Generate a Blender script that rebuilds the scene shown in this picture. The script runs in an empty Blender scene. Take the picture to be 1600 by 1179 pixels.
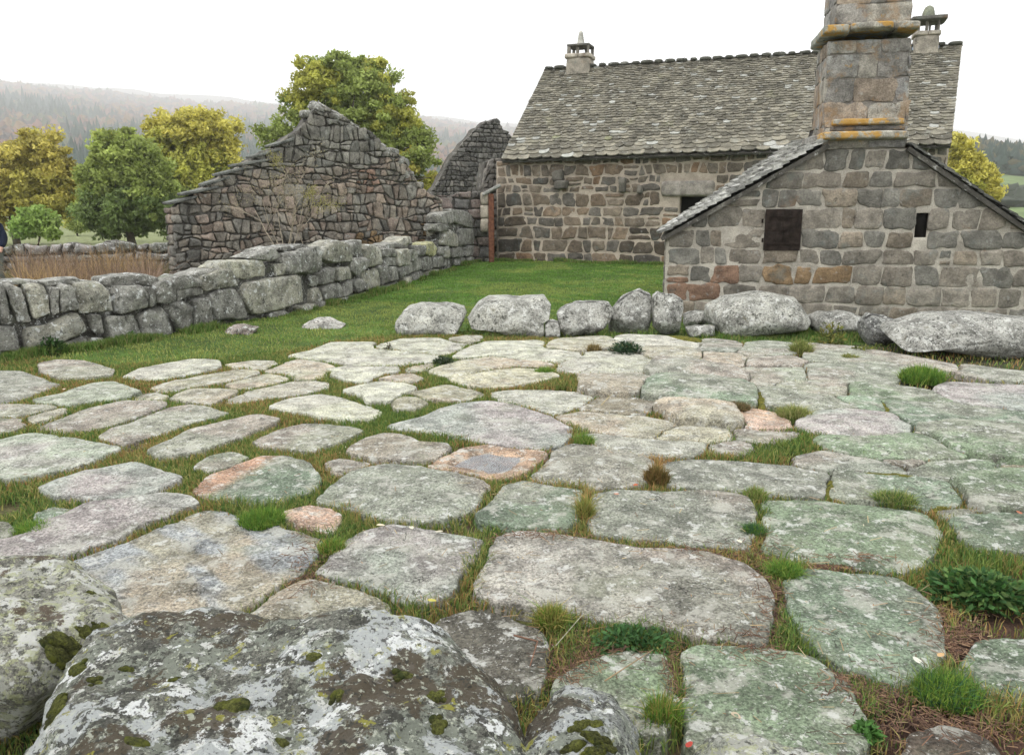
import bpy, math, random
import numpy as np
from mathutils import Vector
R = math.radians
scene = bpy.context.scene
COL = scene.collection
# ---------------------------------------------------------------- camera, sky, sun, exposure
F_PX, EYE, PITCH = 1200.0, 1.6, R(12.2)
cam_d = bpy.data.cameras.new('camera')
cam = bpy.data.objects.new('camera', cam_d); COL.objects.link(cam)
cam.location = (0, 0, EYE); cam.rotation_euler = (R(90) - PITCH, 0, 0)
cam_d.sensor_width = 36; cam_d.lens = F_PX / 1600 * 36
cam_d.clip_start = 0.05; cam_d.clip_end = 12000
scene.camera = cam
world = bpy.data.worlds.new('World'); scene.world = world; world.use_nodes = True
wt = world.node_tree; wt.nodes.clear()
SUN_EL, SUN_AZ = R(66), R(-120)      # azimuth from +Y, clockwise
sky = wt.nodes.new('ShaderNodeTexSky'); sky.sky_type = 'NISHITA'; sky.sun_disc = False
sky.sun_elevation = SUN_EL; sky.sun_rotation = SUN_AZ; sky.dust_density = 6; sky.air_density = 2
hs = wt.nodes.new('ShaderNodeHueSaturation'); hs.inputs['Saturation'].default_value = 0.1
mx = wt.nodes.new('ShaderNodeMix'); mx.data_type = 'RGBA'; mx.inputs[0].default_value = 0.9
mx.inputs[7].default_value = (15.2, 15.5, 15.8, 1)       # the cloud layer
bgn = wt.nodes.new('ShaderNodeBackground'); bgn.inputs[1].default_value = 0.13
won = wt.nodes.new('ShaderNodeOutputWorld')
wt.links.new(sky.outputs[0], hs.inputs['Color']); wt.links.new(hs.outputs[0], mx.inputs[6])
wt.links.new(mx.outputs[2], bgn.inputs[0]); wt.links.new(bgn.outputs[0], won.inputs[0])
sun_d = bpy.data.lights.new('sun', 'SUN'); sun_d.energy = 1.5; sun_d.angle = R(16); sun_d.color = (1, .97, .93)
sun = bpy.data.objects.new('sun', sun_d); COL.objects.link(sun)
sd = Vector((math.sin(SUN_AZ) * math.cos(SUN_EL), math.cos(SUN_AZ) * math.cos(SUN_EL), math.sin(SUN_EL)))
sun.rotation_euler = sd.to_track_quat('Z', 'Y').to_euler(); sun.location = (-5, -5, 20)
scene.view_settings.view_transform = 'Standard'; scene.view_settings.look = 'None'
scene.view_settings.exposure = 0.0; scene.view_settings.gamma = 1; scene.view_settings.use_curve_mapping = False
scene.render.engine = 'CYCLES'
scene.cycles.max_bounces = 6; scene.cycles.diffuse_bounces = 3; scene.cycles.volume_bounces = 2
scene.cycles.transmission_bounces = 3; scene.cycles.transparent_max_bounces = 6
scene.cycles.caustics_reflective = False; scene.cycles.caustics_refractive = False
scene.cycles.use_denoising = True

# ---------------------------------------------------------------- survey helpers: where a sight line meets a surface
CP, SP = math.cos(PITCH), math.sin(PITCH)
def ray(px, py):
    a = (px - 800) / F_PX; b = -(py - 589.5) / F_PX
    return np.array([a, CP + b * SP, -SP + b * CP])
def on_ground(px, py, z=0.0):
    d = ray(px, py); t = (z - EYE) / d[2]
    return np.array([d[0] * t, d[1] * t, z])
def at_y(px, py, Y):
    d = ray(px, py); t = Y / d[1]
    return np.array([d[0] * t, Y, EYE + d[2] * t])
def on_plane(px, py, p0, n):
    d = ray(px, py); o = np.array([0, 0, EYE]); t = np.dot(p0 - o, n) / np.dot(d, n)
    return o + d * t
def to_px(p):
    p = np.asarray(p, float); y = p[..., 1]; z = p[..., 2] - EYE
    c = y * CP - z * SP; u = y * SP + z * CP
    return 800 + F_PX * p[..., 0] / c, 589.5 - F_PX * u / c
class Plane:                       # upright plane through two ground points; u along it, v up, w away from the viewer
    def __init__(s, a, b):
        s.o = np.array([a[0], a[1], 0.0]); d = np.array([b[0] - a[0], b[1] - a[1], 0.0]); s.len = np.linalg.norm(d)
        s.e = d / s.len; s.n = np.array([-s.e[1], s.e[0], 0.0])
    def uv(s, px, py):
        p = on_plane(px, py, s.o, s.n); return np.array([np.dot(p - s.o, s.e), p[2]])
    def map(s, u, v, w):
        u = np.asarray(u, float); v = np.asarray(v, float); w = np.asarray(w, float)
        return s.o + u[..., None] * s.e + w[..., None] * s.n + v[..., None] * np.array([0, 0, 1.0])

# ---------------------------------------------------------------- noise
def _hash(i, j, k, seed):
    h = (i.astype(np.int64) * 374761393 + j.astype(np.int64) * 668265263 + k.astype(np.int64) * 2147483647 + seed * 974711) & 0xffffffff
    h = ((h ^ (h >> 13)) * 1274126177) & 0xffffffff
    h = (h ^ (h >> 16)) & 0xffff
    return h / 32767.5 - 1.0
def noise3(p, seed=0):
    p = np.asarray(p, float); f0 = np.floor(p); t = p - f0; t = t * t * (3 - 2 * t); i, j, k = f0[..., 0], f0[..., 1], f0[..., 2]
    r = 0
    for a in (0, 1):
        for b in (0, 1):
            for c in (0, 1):
                r = r + _hash(i + a, j + b, k + c, seed) * (t[..., 0] if a else 1 - t[..., 0]) * (t[..., 1] if b else 1 - t[..., 1]) * (t[..., 2] if c else 1 - t[..., 2])
    return r
def fbm(p, oct=4, seed=0, gain=.5):
    r = 0; a = 1.0; p = np.asarray(p, float)
    for o in range(oct):
        r = r + a * noise3(p, seed + o * 17); p = p * 2.03 + 11.7; a *= gain
    return r
def sstep(a, b, x):
    t = np.clip((np.asarray(x, float) - a) / (b - a), 0, 1); return t * t * (3 - 2 * t)

# ---------------------------------------------------------------- mesh helpers
def tag(o, label=None, cat=None, group=None, kind=None):
    if label: o['label'] = label
    if cat: o['category'] = cat
    if group: o['group'] = group
    if kind: o['kind'] = kind
    return o
def mk(name, V, Fs, mats, parent=None, cols=None, mi=None, smooth=True, origin=None):
    """one mesh object; Fs = list of index tuples or an (n,3|4) array; cols per vertex (n,3)"""
    V = np.asarray(V, float).reshape(-1, 3)
    me = bpy.data.meshes.new(name)
    base = np.zeros(3)
    if parent is not None: base = np.array(parent.get('_b', (0, 0, 0)), float)
    elif origin is not None: base = np.array(origin, float)
    elif len(V): base = np.array([(V[:, 0].min() + V[:, 0].max()) / 2, (V[:, 1].min() + V[:, 1].max()) / 2, V[:, 2].min()])
    V = V - base
    if isinstance(Fs, np.ndarray):
        n, k = Fs.shape
        me.vertices.add(len(V)); me.vertices.foreach_set('co', V.astype(np.float32).ravel())
        me.loops.add(n * k); me.loops.foreach_set('vertex_index', Fs.astype(np.int32).ravel())
        me.polygons.add(n); me.polygons.foreach_set('loop_start', np.arange(0, n * k, k, dtype=np.int32))
        me.polygons.foreach_set('loop_total', np.full(n, k, np.int32)); me.update(calc_edges=True)
    else:
        me.from_pydata([tuple(v) for v in V], [], [tuple(int(i) for i in f) for f in Fs]); me.update()
    if smooth: me.polygons.foreach_set('use_smooth', np.ones(len(me.polygons), bool))
    for m in (mats if isinstance(mats, (list, tuple)) else [mats]): me.materials.append(m)
    if mi is not None: me.polygons.foreach_set('material_index', np.asarray(mi, np.int32))
    c = np.ones((len(V), 4), np.float32)
    if cols is not None: c[:, :3] = np.asarray(cols, float)
    at = me.color_attributes.new('Col', 'FLOAT_COLOR', 'POINT'); at.data.foreach_set('color', c.ravel())
    o = bpy.data.objects.new(name, me); COL.objects.link(o)
    o['_b'] = tuple(base)
    if parent is not None: o.parent = parent
    else: o.location = base
    return o
def thing(name, loc, label, cat, group=None):
    o = bpy.data.objects.new(name, None); COL.objects.link(o); o.location = loc; o['_b'] = tuple(float(c) for c in loc)
    o.empty_display_size = .2
    return tag(o, label, cat, group)
class MB:                          # collects pieces of ONE mesh
    def __init__(s): s.V = []; s.F = []; s.C = []; s.M = []; s.n = 0
    def add(s, V, Fs, col=(1, 1, 1), m=0):
        V = np.asarray(V, float).reshape(-1, 3); s.V.append(V)
        s.F += [tuple(int(i) + s.n for i in f) for f in Fs]; s.M += [m] * len(Fs)
        c = np.asarray(col, float); s.C.append(np.tile(c, (len(V), 1)) if c.ndim == 1 else c); s.n += len(V)
    def build(s, name, mats, parent=None, **k):
        return mk(name, np.vstack(s.V), s.F, mats, parent, cols=np.vstack(s.C), mi=s.M, **k)
def chaikin(P, n=1, k=.25):
    P = np.asarray(P, float)
    for i in range(n):
        kk = k if i == 0 else .25; Q = np.roll(P, -1, 0); P = np.stack([P * (1 - kk) + Q * kk, P * kk + Q * (1 - kk)], 1).reshape(-1, P.shape[1])
    return P
def resample(P, n):
    Q = np.vstack([P, P[:1]]); d = np.r_[0, np.cumsum(np.linalg.norm(np.diff(Q, axis=0), axis=1))]
    t = np.linspace(0, d[-1], n, endpoint=False)
    return np.stack([np.interp(t, d, Q[:, k]) for k in range(P.shape[1])], 1)
def area2(P):
    x, y = P[:, 0], P[:, 1]; return .5 * np.sum(x * np.roll(y, -1) - y * np.roll(x, -1))
def ring_faces(nr, n, cap0=True, cap1=True, flip=False):
    """nr rings of n points, then optional centre vertices (cap0 = before ring 0, cap1 = after the last)"""
    Fs = []
    for r in range(nr - 1):
        for i in range(n):
            j = (i + 1) % n; Fs.append((r * n + i, r * n + j, (r + 1) * n + j, (r + 1) * n + i))
    k = nr * n
    if cap0:
        Fs += [(k, (i + 1) % n, i) for i in range(n)]; k += 1
    if cap1:
        b = (nr - 1) * n; Fs += [(k, b + i, b + (i + 1) % n) for i in range(n)]
    return [f[::-1] for f in Fs] if flip else Fs
def rot_rings(nr, n):
    return ring_faces(nr, n)
def facet(V, k, seed, lo=.80, hi=.97, front=None):
    if not k: return V
    r = np.random.default_rng(seed + 900); c = V.mean(0); V = V - c
    for _ in range(k):
        d = r.standard_normal(3); d[2] = abs(d[2]) * .8 if r.random() < .7 else d[2]; d /= np.linalg.norm(d)
        if front is not None: d = front * r.uniform(.6, 1.4) + r.normal(0, .42, 3); d /= np.linalg.norm(d)
        s = V @ d; lim = s.max() * r.uniform(lo, hi); V = V - np.maximum(s - lim, 0)[:, None] * .92 * d
    return V + c
def pebble(poly, depth, mapf, n=28, rnd=.12, noise=.02, freq=4., seed=0, back=True, bulge=.03, lean=0.0, nfine=.0, facets=0, ck=.25, slope=0., under=0., front=None):
    """a solid stone whose face in a (u,v) plane is the polygon; depth runs away from the viewer"""
    P = np.asarray(poly, float)
    if area2(P) < 0: P = P[::-1]
    P = resample(chaikin(P, 2, ck), n); c = P.mean(0); rad = np.linalg.norm(P - c, axis=1, keepdims=True)
    rm = rad.mean(); rnd = min(rnd, rm * .55, depth * .45)
    prof = []
    for a in np.linspace(0, 90, 6): prof.append((rnd * (1 - math.sin(R(a))), rnd * (1 - math.cos(R(a)))))
    rings = []; 
    for s in (.35, .7): rings.append((c + (P - c) * s * (1 - rnd / rm), -bulge * (1 - s * s) + 0.0))
    for ins, w in prof: rings.append((c + (P - c) * np.maximum(1 - ins / rad, .15), w))
    mid = depth / 2; rings.append((P * 1.0, mid))
    if back:
        for ins, w in prof[::-1]: rings.append((c + (P - c) * np.maximum(1 - ins / rad, .15), depth - w))
        rings.append((c + (P - c) * .5 * (1 - rnd / rm), depth))
    else: rings.append((P, depth))
    U = np.array([r[0] for r in rings]); W = np.array([np.full(n, r[1]) for r in rings])
    if slope or under:              # the face leans back above a low brow and is undercut below it
        lo_, hi_ = P[:, 1].min(), P[:, 1].max(); vk = lo_ + .34 * (hi_ - lo_); W = W + np.where(W < depth * .45, 1, 0) * np.minimum(slope * np.maximum(U[..., 1] - vk, 0) + under * np.maximum(vk - U[..., 1], 0), depth * .38)
    V = mapf(U[..., 0], U[..., 1] + W * lean, W).reshape(-1, 3)
    c0 = mapf(np.array([c[0]]), np.array([c[1]]), np.array([-bulge])); c1 = mapf(np.array([c[0]]), np.array([c[1] + depth * lean]), np.array([depth]))
    V = np.vstack([V, c0, c1]); ctr = V.mean(0); V = facet(V, facets, seed, front=front); d = V - ctr; d /= np.maximum(np.linalg.norm(d, axis=1, keepdims=True), 1e-6)
    V = V + d * (fbm(V * freq + seed * 3.7, 3, seed) * noise)[:, None]
    if nfine: V = V + d * (fbm(V * freq * 5 + seed, 3, seed + 5) * nfine)[:, None]
    return V, ring_faces(len(rings), n)
def rock_box(c, size, yaw=0, seed=0, noise=.02, freq=3., n=6, p=6., pitch=0., roll=0.):
    """rounded rough block"""
    g = np.linspace(-1, 1, n + 1); V = []; Fs = []; idx = {}
    def vid(p3):
        k = tuple(np.round(p3, 4))
        if k not in idx: idx[k] = len(V); V.append(p3)
        return idx[k]
    for ax in range(3):
        for sg in (-1, 1):
            for i in range(n):
                for j in range(n):
                    q = []
                    for a, b in ((0, 0), (1, 0), (1, 1), (0, 1)):
                        v = [0, 0, 0]; v[ax] = sg; v[(ax + 1) % 3] = g[i + a]; v[(ax + 2) % 3] = g[j + b]; q.append(vid(v))
                    Fs.append(tuple(q) if sg > 0 else tuple(q[::-1]))
    V = np.array(V, float); L = (np.abs(V) ** p).sum(1, keepdims=True) ** (1 / p); V = V / L * (1 if p > 3 else 1)
    V = V * np.array(size) / 2
    d = V / np.maximum(np.linalg.norm(V, axis=1, keepdims=True), 1e-6)
    V = V + d * (fbm(V * freq + seed * 5.1, 3, seed) * noise)[:, None]
    cr, sr = math.cos(roll), math.sin(roll); V = V @ np.array([[cr, 0, -sr], [0, 1, 0], [sr, 0, cr]])
    cp, sp = math.cos(pitch), math.sin(pitch); V = V @ np.array([[1, 0, 0], [0, cp, sp], [0, -sp, cp]])
    cy, sy = math.cos(yaw), math.sin(yaw); V = V @ np.array([[cy, sy, 0], [-sy, cy, 0], [0, 0, 1]])
    return V + np.asarray(c, float), Fs
def tube(pts, rad, n=8, closed=True):
    pts = np.asarray(pts, float); rad = np.broadcast_to(np.asarray(rad, float), (len(pts),)); V = []
    for i in range(len(pts)):
        d = pts[min(i + 1, len(pts) - 1)] - pts[max(i - 1, 0)]; d /= np.linalg.norm(d) + 1e-9
        a = np.cross(d, [0, 0, 1.0]) if abs(d[2]) < .9 else np.cross(d, [1.0, 0, 0]); a /= np.linalg.norm(a); b = np.cross(d, a)
        t = np.linspace(0, 2 * math.pi, n, endpoint=False)
        V.append(pts[i] + rad[i] * (np.cos(t)[:, None] * a + np.sin(t)[:, None] * b))
    V = np.vstack(V); Fs = []
    for r in range(len(pts) - 1):
        for i in range(n):
            j = (i + 1) % n; Fs.append((r * n + i, r * n + j, (r + 1) * n + j, (r + 1) * n + i))
    if closed: Fs += [tuple(range(n))[::-1], tuple(range((len(pts) - 1) * n, len(pts) * n))]
    return V, Fs

# ---------------------------------------------------------------- materials
def new_mat(name):
    m = bpy.data.materials.new(name); m.use_nodes = True; nt = m.node_tree; nt.nodes.clear()
    o = nt.nodes.new('ShaderNodeOutputMaterial'); b = nt.nodes.new('ShaderNodeBsdfPrincipled')
    nt.links.new(b.outputs[0], o.inputs[0]); return m, nt, b, o
def _mix(nt, fac, a, b, mode='MIX'):
    x = nt.nodes.new('ShaderNodeMix'); x.data_type = 'RGBA'; x.blend_type = mode
    for s, v in ((0, fac), (6, a), (7, b)):
        if hasattr(v, 'is_linked') or hasattr(v, 'links'): nt.links.new(v, x.inputs[s])
        else: x.inputs[s].default_value = v if s == 0 else (tuple(v) + (1,))[:4]
    return x.outputs[2]
def _noise(nt, pos, scale, detail, rough=.55, off=0., dist=0.):
    mp = nt.nodes.new('ShaderNodeVectorMath'); mp.operation = 'ADD'; nt.links.new(pos, mp.inputs[0]); mp.inputs[1].default_value = (off, off * 1.7, -off * .6)
    t = nt.nodes.new('ShaderNodeTexNoise'); nt.links.new(mp.outputs[0], t.inputs['Vector'])
    t.inputs['Scale'].default_value = scale; t.inputs['Detail'].default_value = detail; t.inputs['Roughness'].default_value = rough; t.inputs['Distortion'].default_value = dist
    return t.outputs[0]
def _range(nt, v, lo, hi, a=0., b=1.):
    r = nt.nodes.new('ShaderNodeMapRange'); r.interpolation_type = 'SMOOTHSTEP'; nt.links.new(v, r.inputs[0])
    r.inputs[1].default_value = lo; r.inputs[2].default_value = hi; r.inputs[3].default_value = a; r.inputs[4].default_value = b
    return r.outputs[0]
def stone_mat(name, layers, mott=(3., .55, 1.35), grain=(60., .75, 1.2), bump=(8., .02, 60., .004), rough=.9, dist=.15, cracks=None):
    """Col attribute x mottling x grain, then layers (scale, lo, hi, colour, strength) laid over it"""
    m, nt, b, o = new_mat(name)
    g = nt.nodes.new('ShaderNodeNewGeometry'); pos = g.outputs['Position']
    a = nt.nodes.new('ShaderNodeAttribute'); a.attribute_name = 'Col'
    col = a.outputs['Color']
    n1 = _noise(nt, pos, mott[0], 7, .62); v = _range(nt, n1, .3, .7, mott[1], mott[2]); col = _mix(nt, 1., col, v, 'MULTIPLY')
    n2 = _noise(nt, pos, grain[0], 3, .7, 3.3); v = _range(nt, n2, .3, .7, grain[1], grain[2]); col = _mix(nt, 1., col, v, 'MULTIPLY')
    for k, (sc, lo, hi, c, st) in enumerate(layers):
        n = _noise(nt, pos, sc, 8, .68, 7.7 + 5.1 * k, dist); f = _range(nt, n, lo, hi, 0, st); col = _mix(nt, f, col, c)
    if cracks:
        n = _noise(nt, pos, cracks[0], 5, .6, 31.); s = nt.nodes.new('ShaderNodeMath'); s.operation = 'SUBTRACT'; nt.links.new(n, s.inputs[0]); s.inputs[1].default_value = .5
        ab = nt.nodes.new('ShaderNodeMath'); ab.operation = 'ABSOLUTE'; nt.links.new(s.outputs[0], ab.inputs[0]); ln = _range(nt, ab.outputs[0], 0, cracks[1], 1, 0)
        mk_ = _range(nt, _noise(nt, pos, cracks[0] * 1.7, 3, .5, 47.), .52, .60); cr = nt.nodes.new('ShaderNodeMath'); cr.operation = 'MULTIPLY'; nt.links.new(ln, cr.inputs[0]); nt.links.new(mk_, cr.inputs[1])
        c2 = nt.nodes.new('ShaderNodeMath'); c2.operation = 'MULTIPLY'; nt.links.new(cr.outputs[0], c2.inputs[0]); c2.inputs[1].default_value = cracks[2]; col = _mix(nt, c2.outputs[0], col, (.03, .028, .022))
    nt.links.new(col, b.inputs['Base Color']); b.inputs['Roughness'].default_value = rough
    b.inputs['Specular IOR Level'].default_value = .25
    nb = _noise(nt, pos, bump[0], 8, .65, 1.1); nf = _noise(nt, pos, bump[2], 4, .7, 9.)
    b1 = nt.nodes.new('ShaderNodeBump'); b1.inputs['Distance'].default_value = bump[1]; nt.links.new(nb, b1.inputs['Height'])
    b2 = nt.nodes.new('ShaderNodeBump'); b2.inputs['Distance'].default_value = bump[3]; nt.links.new(nf, b2.inputs['Height']); nt.links.new(b1.outputs[0], b2.inputs['Normal'])
    nt.links.new(b2.outputs[0], b.inputs['Normal'])
    return m
def leaf_mat(name, trans=.35, rough=.7):
    m, nt, b, o = new_mat(name)
    a = nt.nodes.new('ShaderNodeAttribute'); a.attribute_name = 'Col'
    nt.links.new(a.outputs['Color'], b.inputs['Base Color']); b.inputs['Roughness'].default_value = rough; b.inputs['Specular IOR Level'].default_value = .2
    t = nt.nodes.new('ShaderNodeBsdfTranslucent'); nt.links.new(a.outputs['Color'], t.inputs[0])
    s = nt.nodes.new('ShaderNodeMixShader'); s.inputs[0].default_value = trans
    nt.links.new(b.outputs[0], s.inputs[1]); nt.links.new(t.outputs[0], s.inputs[2]); nt.links.new(s.outputs[0], o.inputs[0])
    return m
def plain_mat(name, c, rough=.8, metal=0., sc=20., var=.2):
    m, nt, b, o = new_mat(name)
    g = nt.nodes.new('ShaderNodeNewGeometry'); n = _noise(nt, g.outputs['Position'], sc, 6, .6)
    v = _range(nt, n, .3, .7, 1 - var, 1 + var); nt.links.new(_mix(nt, 1., tuple(c), v, 'MULTIPLY'), b.inputs['Base Color'])
    b.inputs['Roughness'].default_value = rough; b.inputs['Metallic'].default_value = metal; b.inputs['Specular IOR Level'].default_value = .5 if metal > .2 else .12
    return m
M = {}
M['slab'] = stone_mat('granite_paving', [
    (2.2, .52, .70, (.23, .25, .165), .5), (6., .52, .60, (.48, .47, .41), .6), (14., .57, .62, (.62, .62, .58), .7), (9., .58, .66, (.13, .125, .105), .7),
    (26., .58, .63, (.09, .085, .07), .7), (24., .655, .69, (.02, .02, .017), .95), (55., .58, .64, (.68, .67, .62), .6), (60., .60, .66, (.08, .08, .065), .6)],
    mott=(5., .55, 1.32), grain=(75., .45, 1.5), bump=(12., .045, 80., .010), cracks=(1.7, .006, .85))
M['boulder'] = stone_mat('lichened_granite', [
    (7., .50, .60, (.40, .40, .36), .6), (11., .56, .60, (.58, .58, .54), .8), (17., .57, .62, (.06, .06, .05), .85),
    (5., .60, .68, (.12, .10, .05), .6), (28., .57, .63, (.04, .04, .034), .8), (40., .58, .63, (.6, .6, .56), .6)],
    mott=(4., .45, 1.4), grain=(60., .5, 1.45), bump=(8., .07, 60., .010), cracks=(1.6, .010, .9))
M['near_boulder'] = stone_mat('lichen_crusted_boulder', [
    (7., .50, .53, (.24, .26, .21), .8), (4.6, .53, .545, (.47, .49, .48), .93), (5.5, .59, .602, (.76, .77, .75), .97), (16., .585, .60, (.66, .66, .62), .85),
    (3.4, .54, .56, (.085, .068, .045), .95), (12., .60, .62, (.05, .048, .04), .9), (15., .61, .63, (.30, .29, .05), .8), (34., .56, .60, (.045, .045, .038), .85), (55., .57, .61, (.52, .54, .44), .75), (80., .58, .62, (.025, .025, .02), .8)],
    mott=(8., .45, 1.4), grain=(140., .45, 1.45), bump=(20., .03, 130., .012), dist=0.)
M['green_boulder'] = stone_mat('yellow_lichen_boulder', [
    (8., .50, .54, (.40, .40, .35), .85), (12., .54, .56, (.58, .58, .54), .9), (24., .53, .56, (.38, .40, .20), .55),
    (3.6, .56, .58, (.10, .075, .052), .95), (40., .56, .60, (.05, .05, .04), .85), (70., .57, .61, (.5, .52, .35), .75)],
    mott=(8., .5, 1.35), grain=(130., .45, 1.4), bump=(22., .03, 120., .010), dist=0.)
M['drystone'] = stone_mat('dry_stone', [
    (4., .52, .64, (.34, .34, .31), .6), (9., .59, .62, (.58, .59, .57), .85), (13., .57, .63, (.035, .035, .03), .75), (24., .60, .63, (.6, .6, .57), .75), (30., .58, .63, (.03, .03, .027), .7), (2., .58, .70, (.13, .15, .07), .4)],
    mott=(5., .5, 1.4), grain=(50., .65, 1.3), bump=(9., .04, 45., .008))
M['ruin'] = stone_mat('basalt_rubble', [
    (3., .55, .66, (.20, .20, .18), .5), (8., .61, .66, (.34, .34, .31), .6), (6., .56, .66, (.02, .02, .018), .6)],
    mott=(4., .55, 1.35), grain=(30., .7, 1.25), bump=(7., .04, 35., .01))
M['masonry'] = stone_mat('house_stone', [
    (3., .55, .68, (.13, .15, .14), .5), (9., .60, .66, (.30, .30, .28), .5), (5., .60, .68, (.035, .03, .025), .6), (.9, .62, .70, (.22, .11, .045), .5)],
    mott=(5., .62, 1.3), grain=(40., .75, 1.2), bump=(9., .03, 50., .006))
M['mortar'] = stone_mat('lime_mortar', [(2., .55, .68, (.16, .145, .12), .55), (7., .60, .68, (.10, .095, .08), .5)],
    mott=(3., .75, 1.15), grain=(60., .8, 1.15), bump=(12., .02, 70., .005))
M['chimney'] = stone_mat('chimney_stone', [
    (1.6, .52, .60, (.27, .165, .08), .6), (2.3, .58, .64, (.36, .37, .35), .6), (4., .60, .66, (.05, .04, .03), .7), (7., .62, .66, (.40, .22, .04), .5)],
    mott=(5., .55, 1.3), grain=(50., .7, 1.25), bump=(9., .03, 60., .006))
M['ledge'] = stone_mat('orange_lichened_ledge', [
    (3.5, .49, .56, (.44, .24, .04), .85), (4., .58, .64, (.32, .33, .30), .8), (6., .62, .67, (.04, .035, .03), .8)],
    mott=(6., .55, 1.3), grain=(50., .7, 1.25), bump=(9., .03, 60., .006))
M['lauze'] = stone_mat('stone_slate', [
    (3., .56, .66, (.28, .28, .24), .5), (1.2, .60, .68, (.22, .22, .12), .25), (9., .60, .64, (.40, .40, .37), .7), (5., .62, .68, (.05, .05, .04), .6)],
    mott=(4., .65, 1.3), grain=(40., .75, 1.2), bump=(9., .015, 50., .004))
M['leaf'] = leaf_mat('foliage', .35)
M['grass'] = leaf_mat('grass_blades', .3)
M['twig'] = stone_mat('bark', [], mott=(8., .7, 1.2), bump=(20., .01, 60., .003))
M['moss'] = stone_mat('moss', [(30., .5, .6, (.09, .10, .012), .8), (14., .55, .62, (.02, .03, .006), .8)], mott=(12., .5, 1.3), grain=(160., .4, 1.6), bump=(90., .012, 220., .006), rough=1.)
M['soil'] = stone_mat('ground_cover', [(9., .50, .60, (.085, .05, .03), .0)], mott=(2.5, .6, 1.35), grain=(45., .6, 1.35), bump=(10., .03, 60., .012), rough=1.)
M['hill'] = stone_mat('hillside', [], mott=(.02, .7, 1.25), grain=(.3, .8, 1.2), bump=(.2, .1, 1., .1), rough=1.)
M['dark'] = plain_mat('painted_interior_dark', (.012, .011, .01), .95)  # near-black colour painted in for the shade inside openings
M['shutter'] = plain_mat('rusty_iron_shutter', (.022, .016, .013), .85, .0, 14., .45)
M['rust'] = plain_mat('red_brown_oak', (.15, .065, .04), .85, 0., 12., .4)
M['zinc'] = plain_mat('zinc_flashing', (.28, .33, .38), .45, .3, 6., .1)
M['skin'] = plain_mat('skin', (.48, .30, .22), .6); M['navy'] = plain_mat('navy_cloth', (.012, .016, .03), .9); M['grey_cloth'] = plain_mat('grey_cloth', (.12, .13, .11), .9)
M['hair'] = plain_mat('dark_hair', (.03, .02, .015), .7); M['shoe'] = plain_mat('brown_leather', (.05, .03, .02), .7)
m, nt, b, o = new_mat('puddle_water'); fr = nt.nodes.new('ShaderNodeFresnel'); fr.inputs[0].default_value = 1.6
gl_ = nt.nodes.new('ShaderNodeBsdfGlossy'); gl_.inputs['Roughness'].default_value = .02; gl_.inputs['Color'].default_value = (.93, .96, 1, 1); tr_ = nt.nodes.new('ShaderNodeBsdfTransparent'); tr_.inputs[0].default_value = (.85, .87, .9, 1)
ms_ = nt.nodes.new('ShaderNodeMixShader'); nt.links.new(fr.outputs[0], ms_.inputs[0]); nt.links.new(tr_.outputs[0], ms_.inputs[1]); nt.links.new(gl_.outputs[0], ms_.inputs[2]); nt.links.new(ms_.outputs[0], o.inputs[0]); nt.nodes.remove(b)
wg = nt.nodes.new('ShaderNodeNewGeometry'); wb = nt.nodes.new('ShaderNodeBump'); wb.inputs['Distance'].default_value = .0015; nt.links.new(_noise(nt, wg.outputs['Position'], 14, 3), wb.inputs['Height']); nt.links.new(wb.outputs[0], gl_.inputs['Normal']); nt.links.new(wb.outputs[0], fr.inputs['Normal']); M['water'] = m
# ================================================================ ground and terrain
WALLPX = [(-160, 583), (-60, 566), (110, 546), (250, 524), (440, 492), (600, 452), (705, 418), (757, 404)]
def lawn_rise(x, y): return .13 * sstep(13, 24, y)
WALLG = [on_ground(px, py, 0.)[:2] for px, py in WALLPX]
# far wall points stand on the risen lawn: iterate the height
for i, (px, py) in enumerate(WALLPX):
    z = 0.
    for _ in range(6): p = on_ground(px, py, z); z = float(lawn_rise(p[0], p[1]))
    WALLG[i] = np.array([p[0], p[1]])
WALLG = np.array(WALLG)
def wall_x(y): return np.interp(y, WALLG[:, 1], WALLG[:, 0])
def gz(x, y):
    x = np.asarray(x, float); y = np.asarray(y, float)
    z = -.022 - .04 * sstep(12.6, 11.2, y) * sstep(.2, 1.5, x - wall_x(np.clip(y, 0, 30))) + lawn_rise(x, y) + .015 * noise3(np.stack([x * .8, y * .8, x * 0], -1), 3)
    left = sstep(-.4, -3.5, x - wall_x(np.clip(y, 0, 30)) + .6) * sstep(60, 5, np.abs(x) * 0 + y)
    z = z - .12 * left
    far = sstep(28, 60, np.hypot(x, y)); z = z * (1 - far) - .25 * far
    return z
def axis(vals):
    out = []
    for a, b, s in vals: out += list(np.arange(a, b, s))
    return np.array(out + [vals[-1][1]])
gx = axis([(-3400, -400, 300), (-400, -60, 20), (-60, -14, 2), (-14, -7, .35), (-7, 7, .11), (7, 14, .35), (14, 60, 2), (60, 400, 20), (400, 3400, 300)])
gy = axis([(-60, -4, 8), (-4, 1, .5), (1, 15, .11), (15, 27, .25), (27, 70, 1.2), (70, 400, 15), (400, 3400, 200)])
X, Y = np.meshgrid(gx, gy, indexing='xy'); Z = gz(X, Y)
nx, ny = len(gx), len(gy)
idx = np.arange(nx * ny).reshape(ny, nx)
Fg = np.stack([idx[:-1, :-1], idx[:-1, 1:], idx[1:, 1:], idx[1:, :-1]], -1).reshape(-1, 4)
PX, PY = to_px(np.stack([X, np.maximum(Y, .5), Z], -1))
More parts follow.
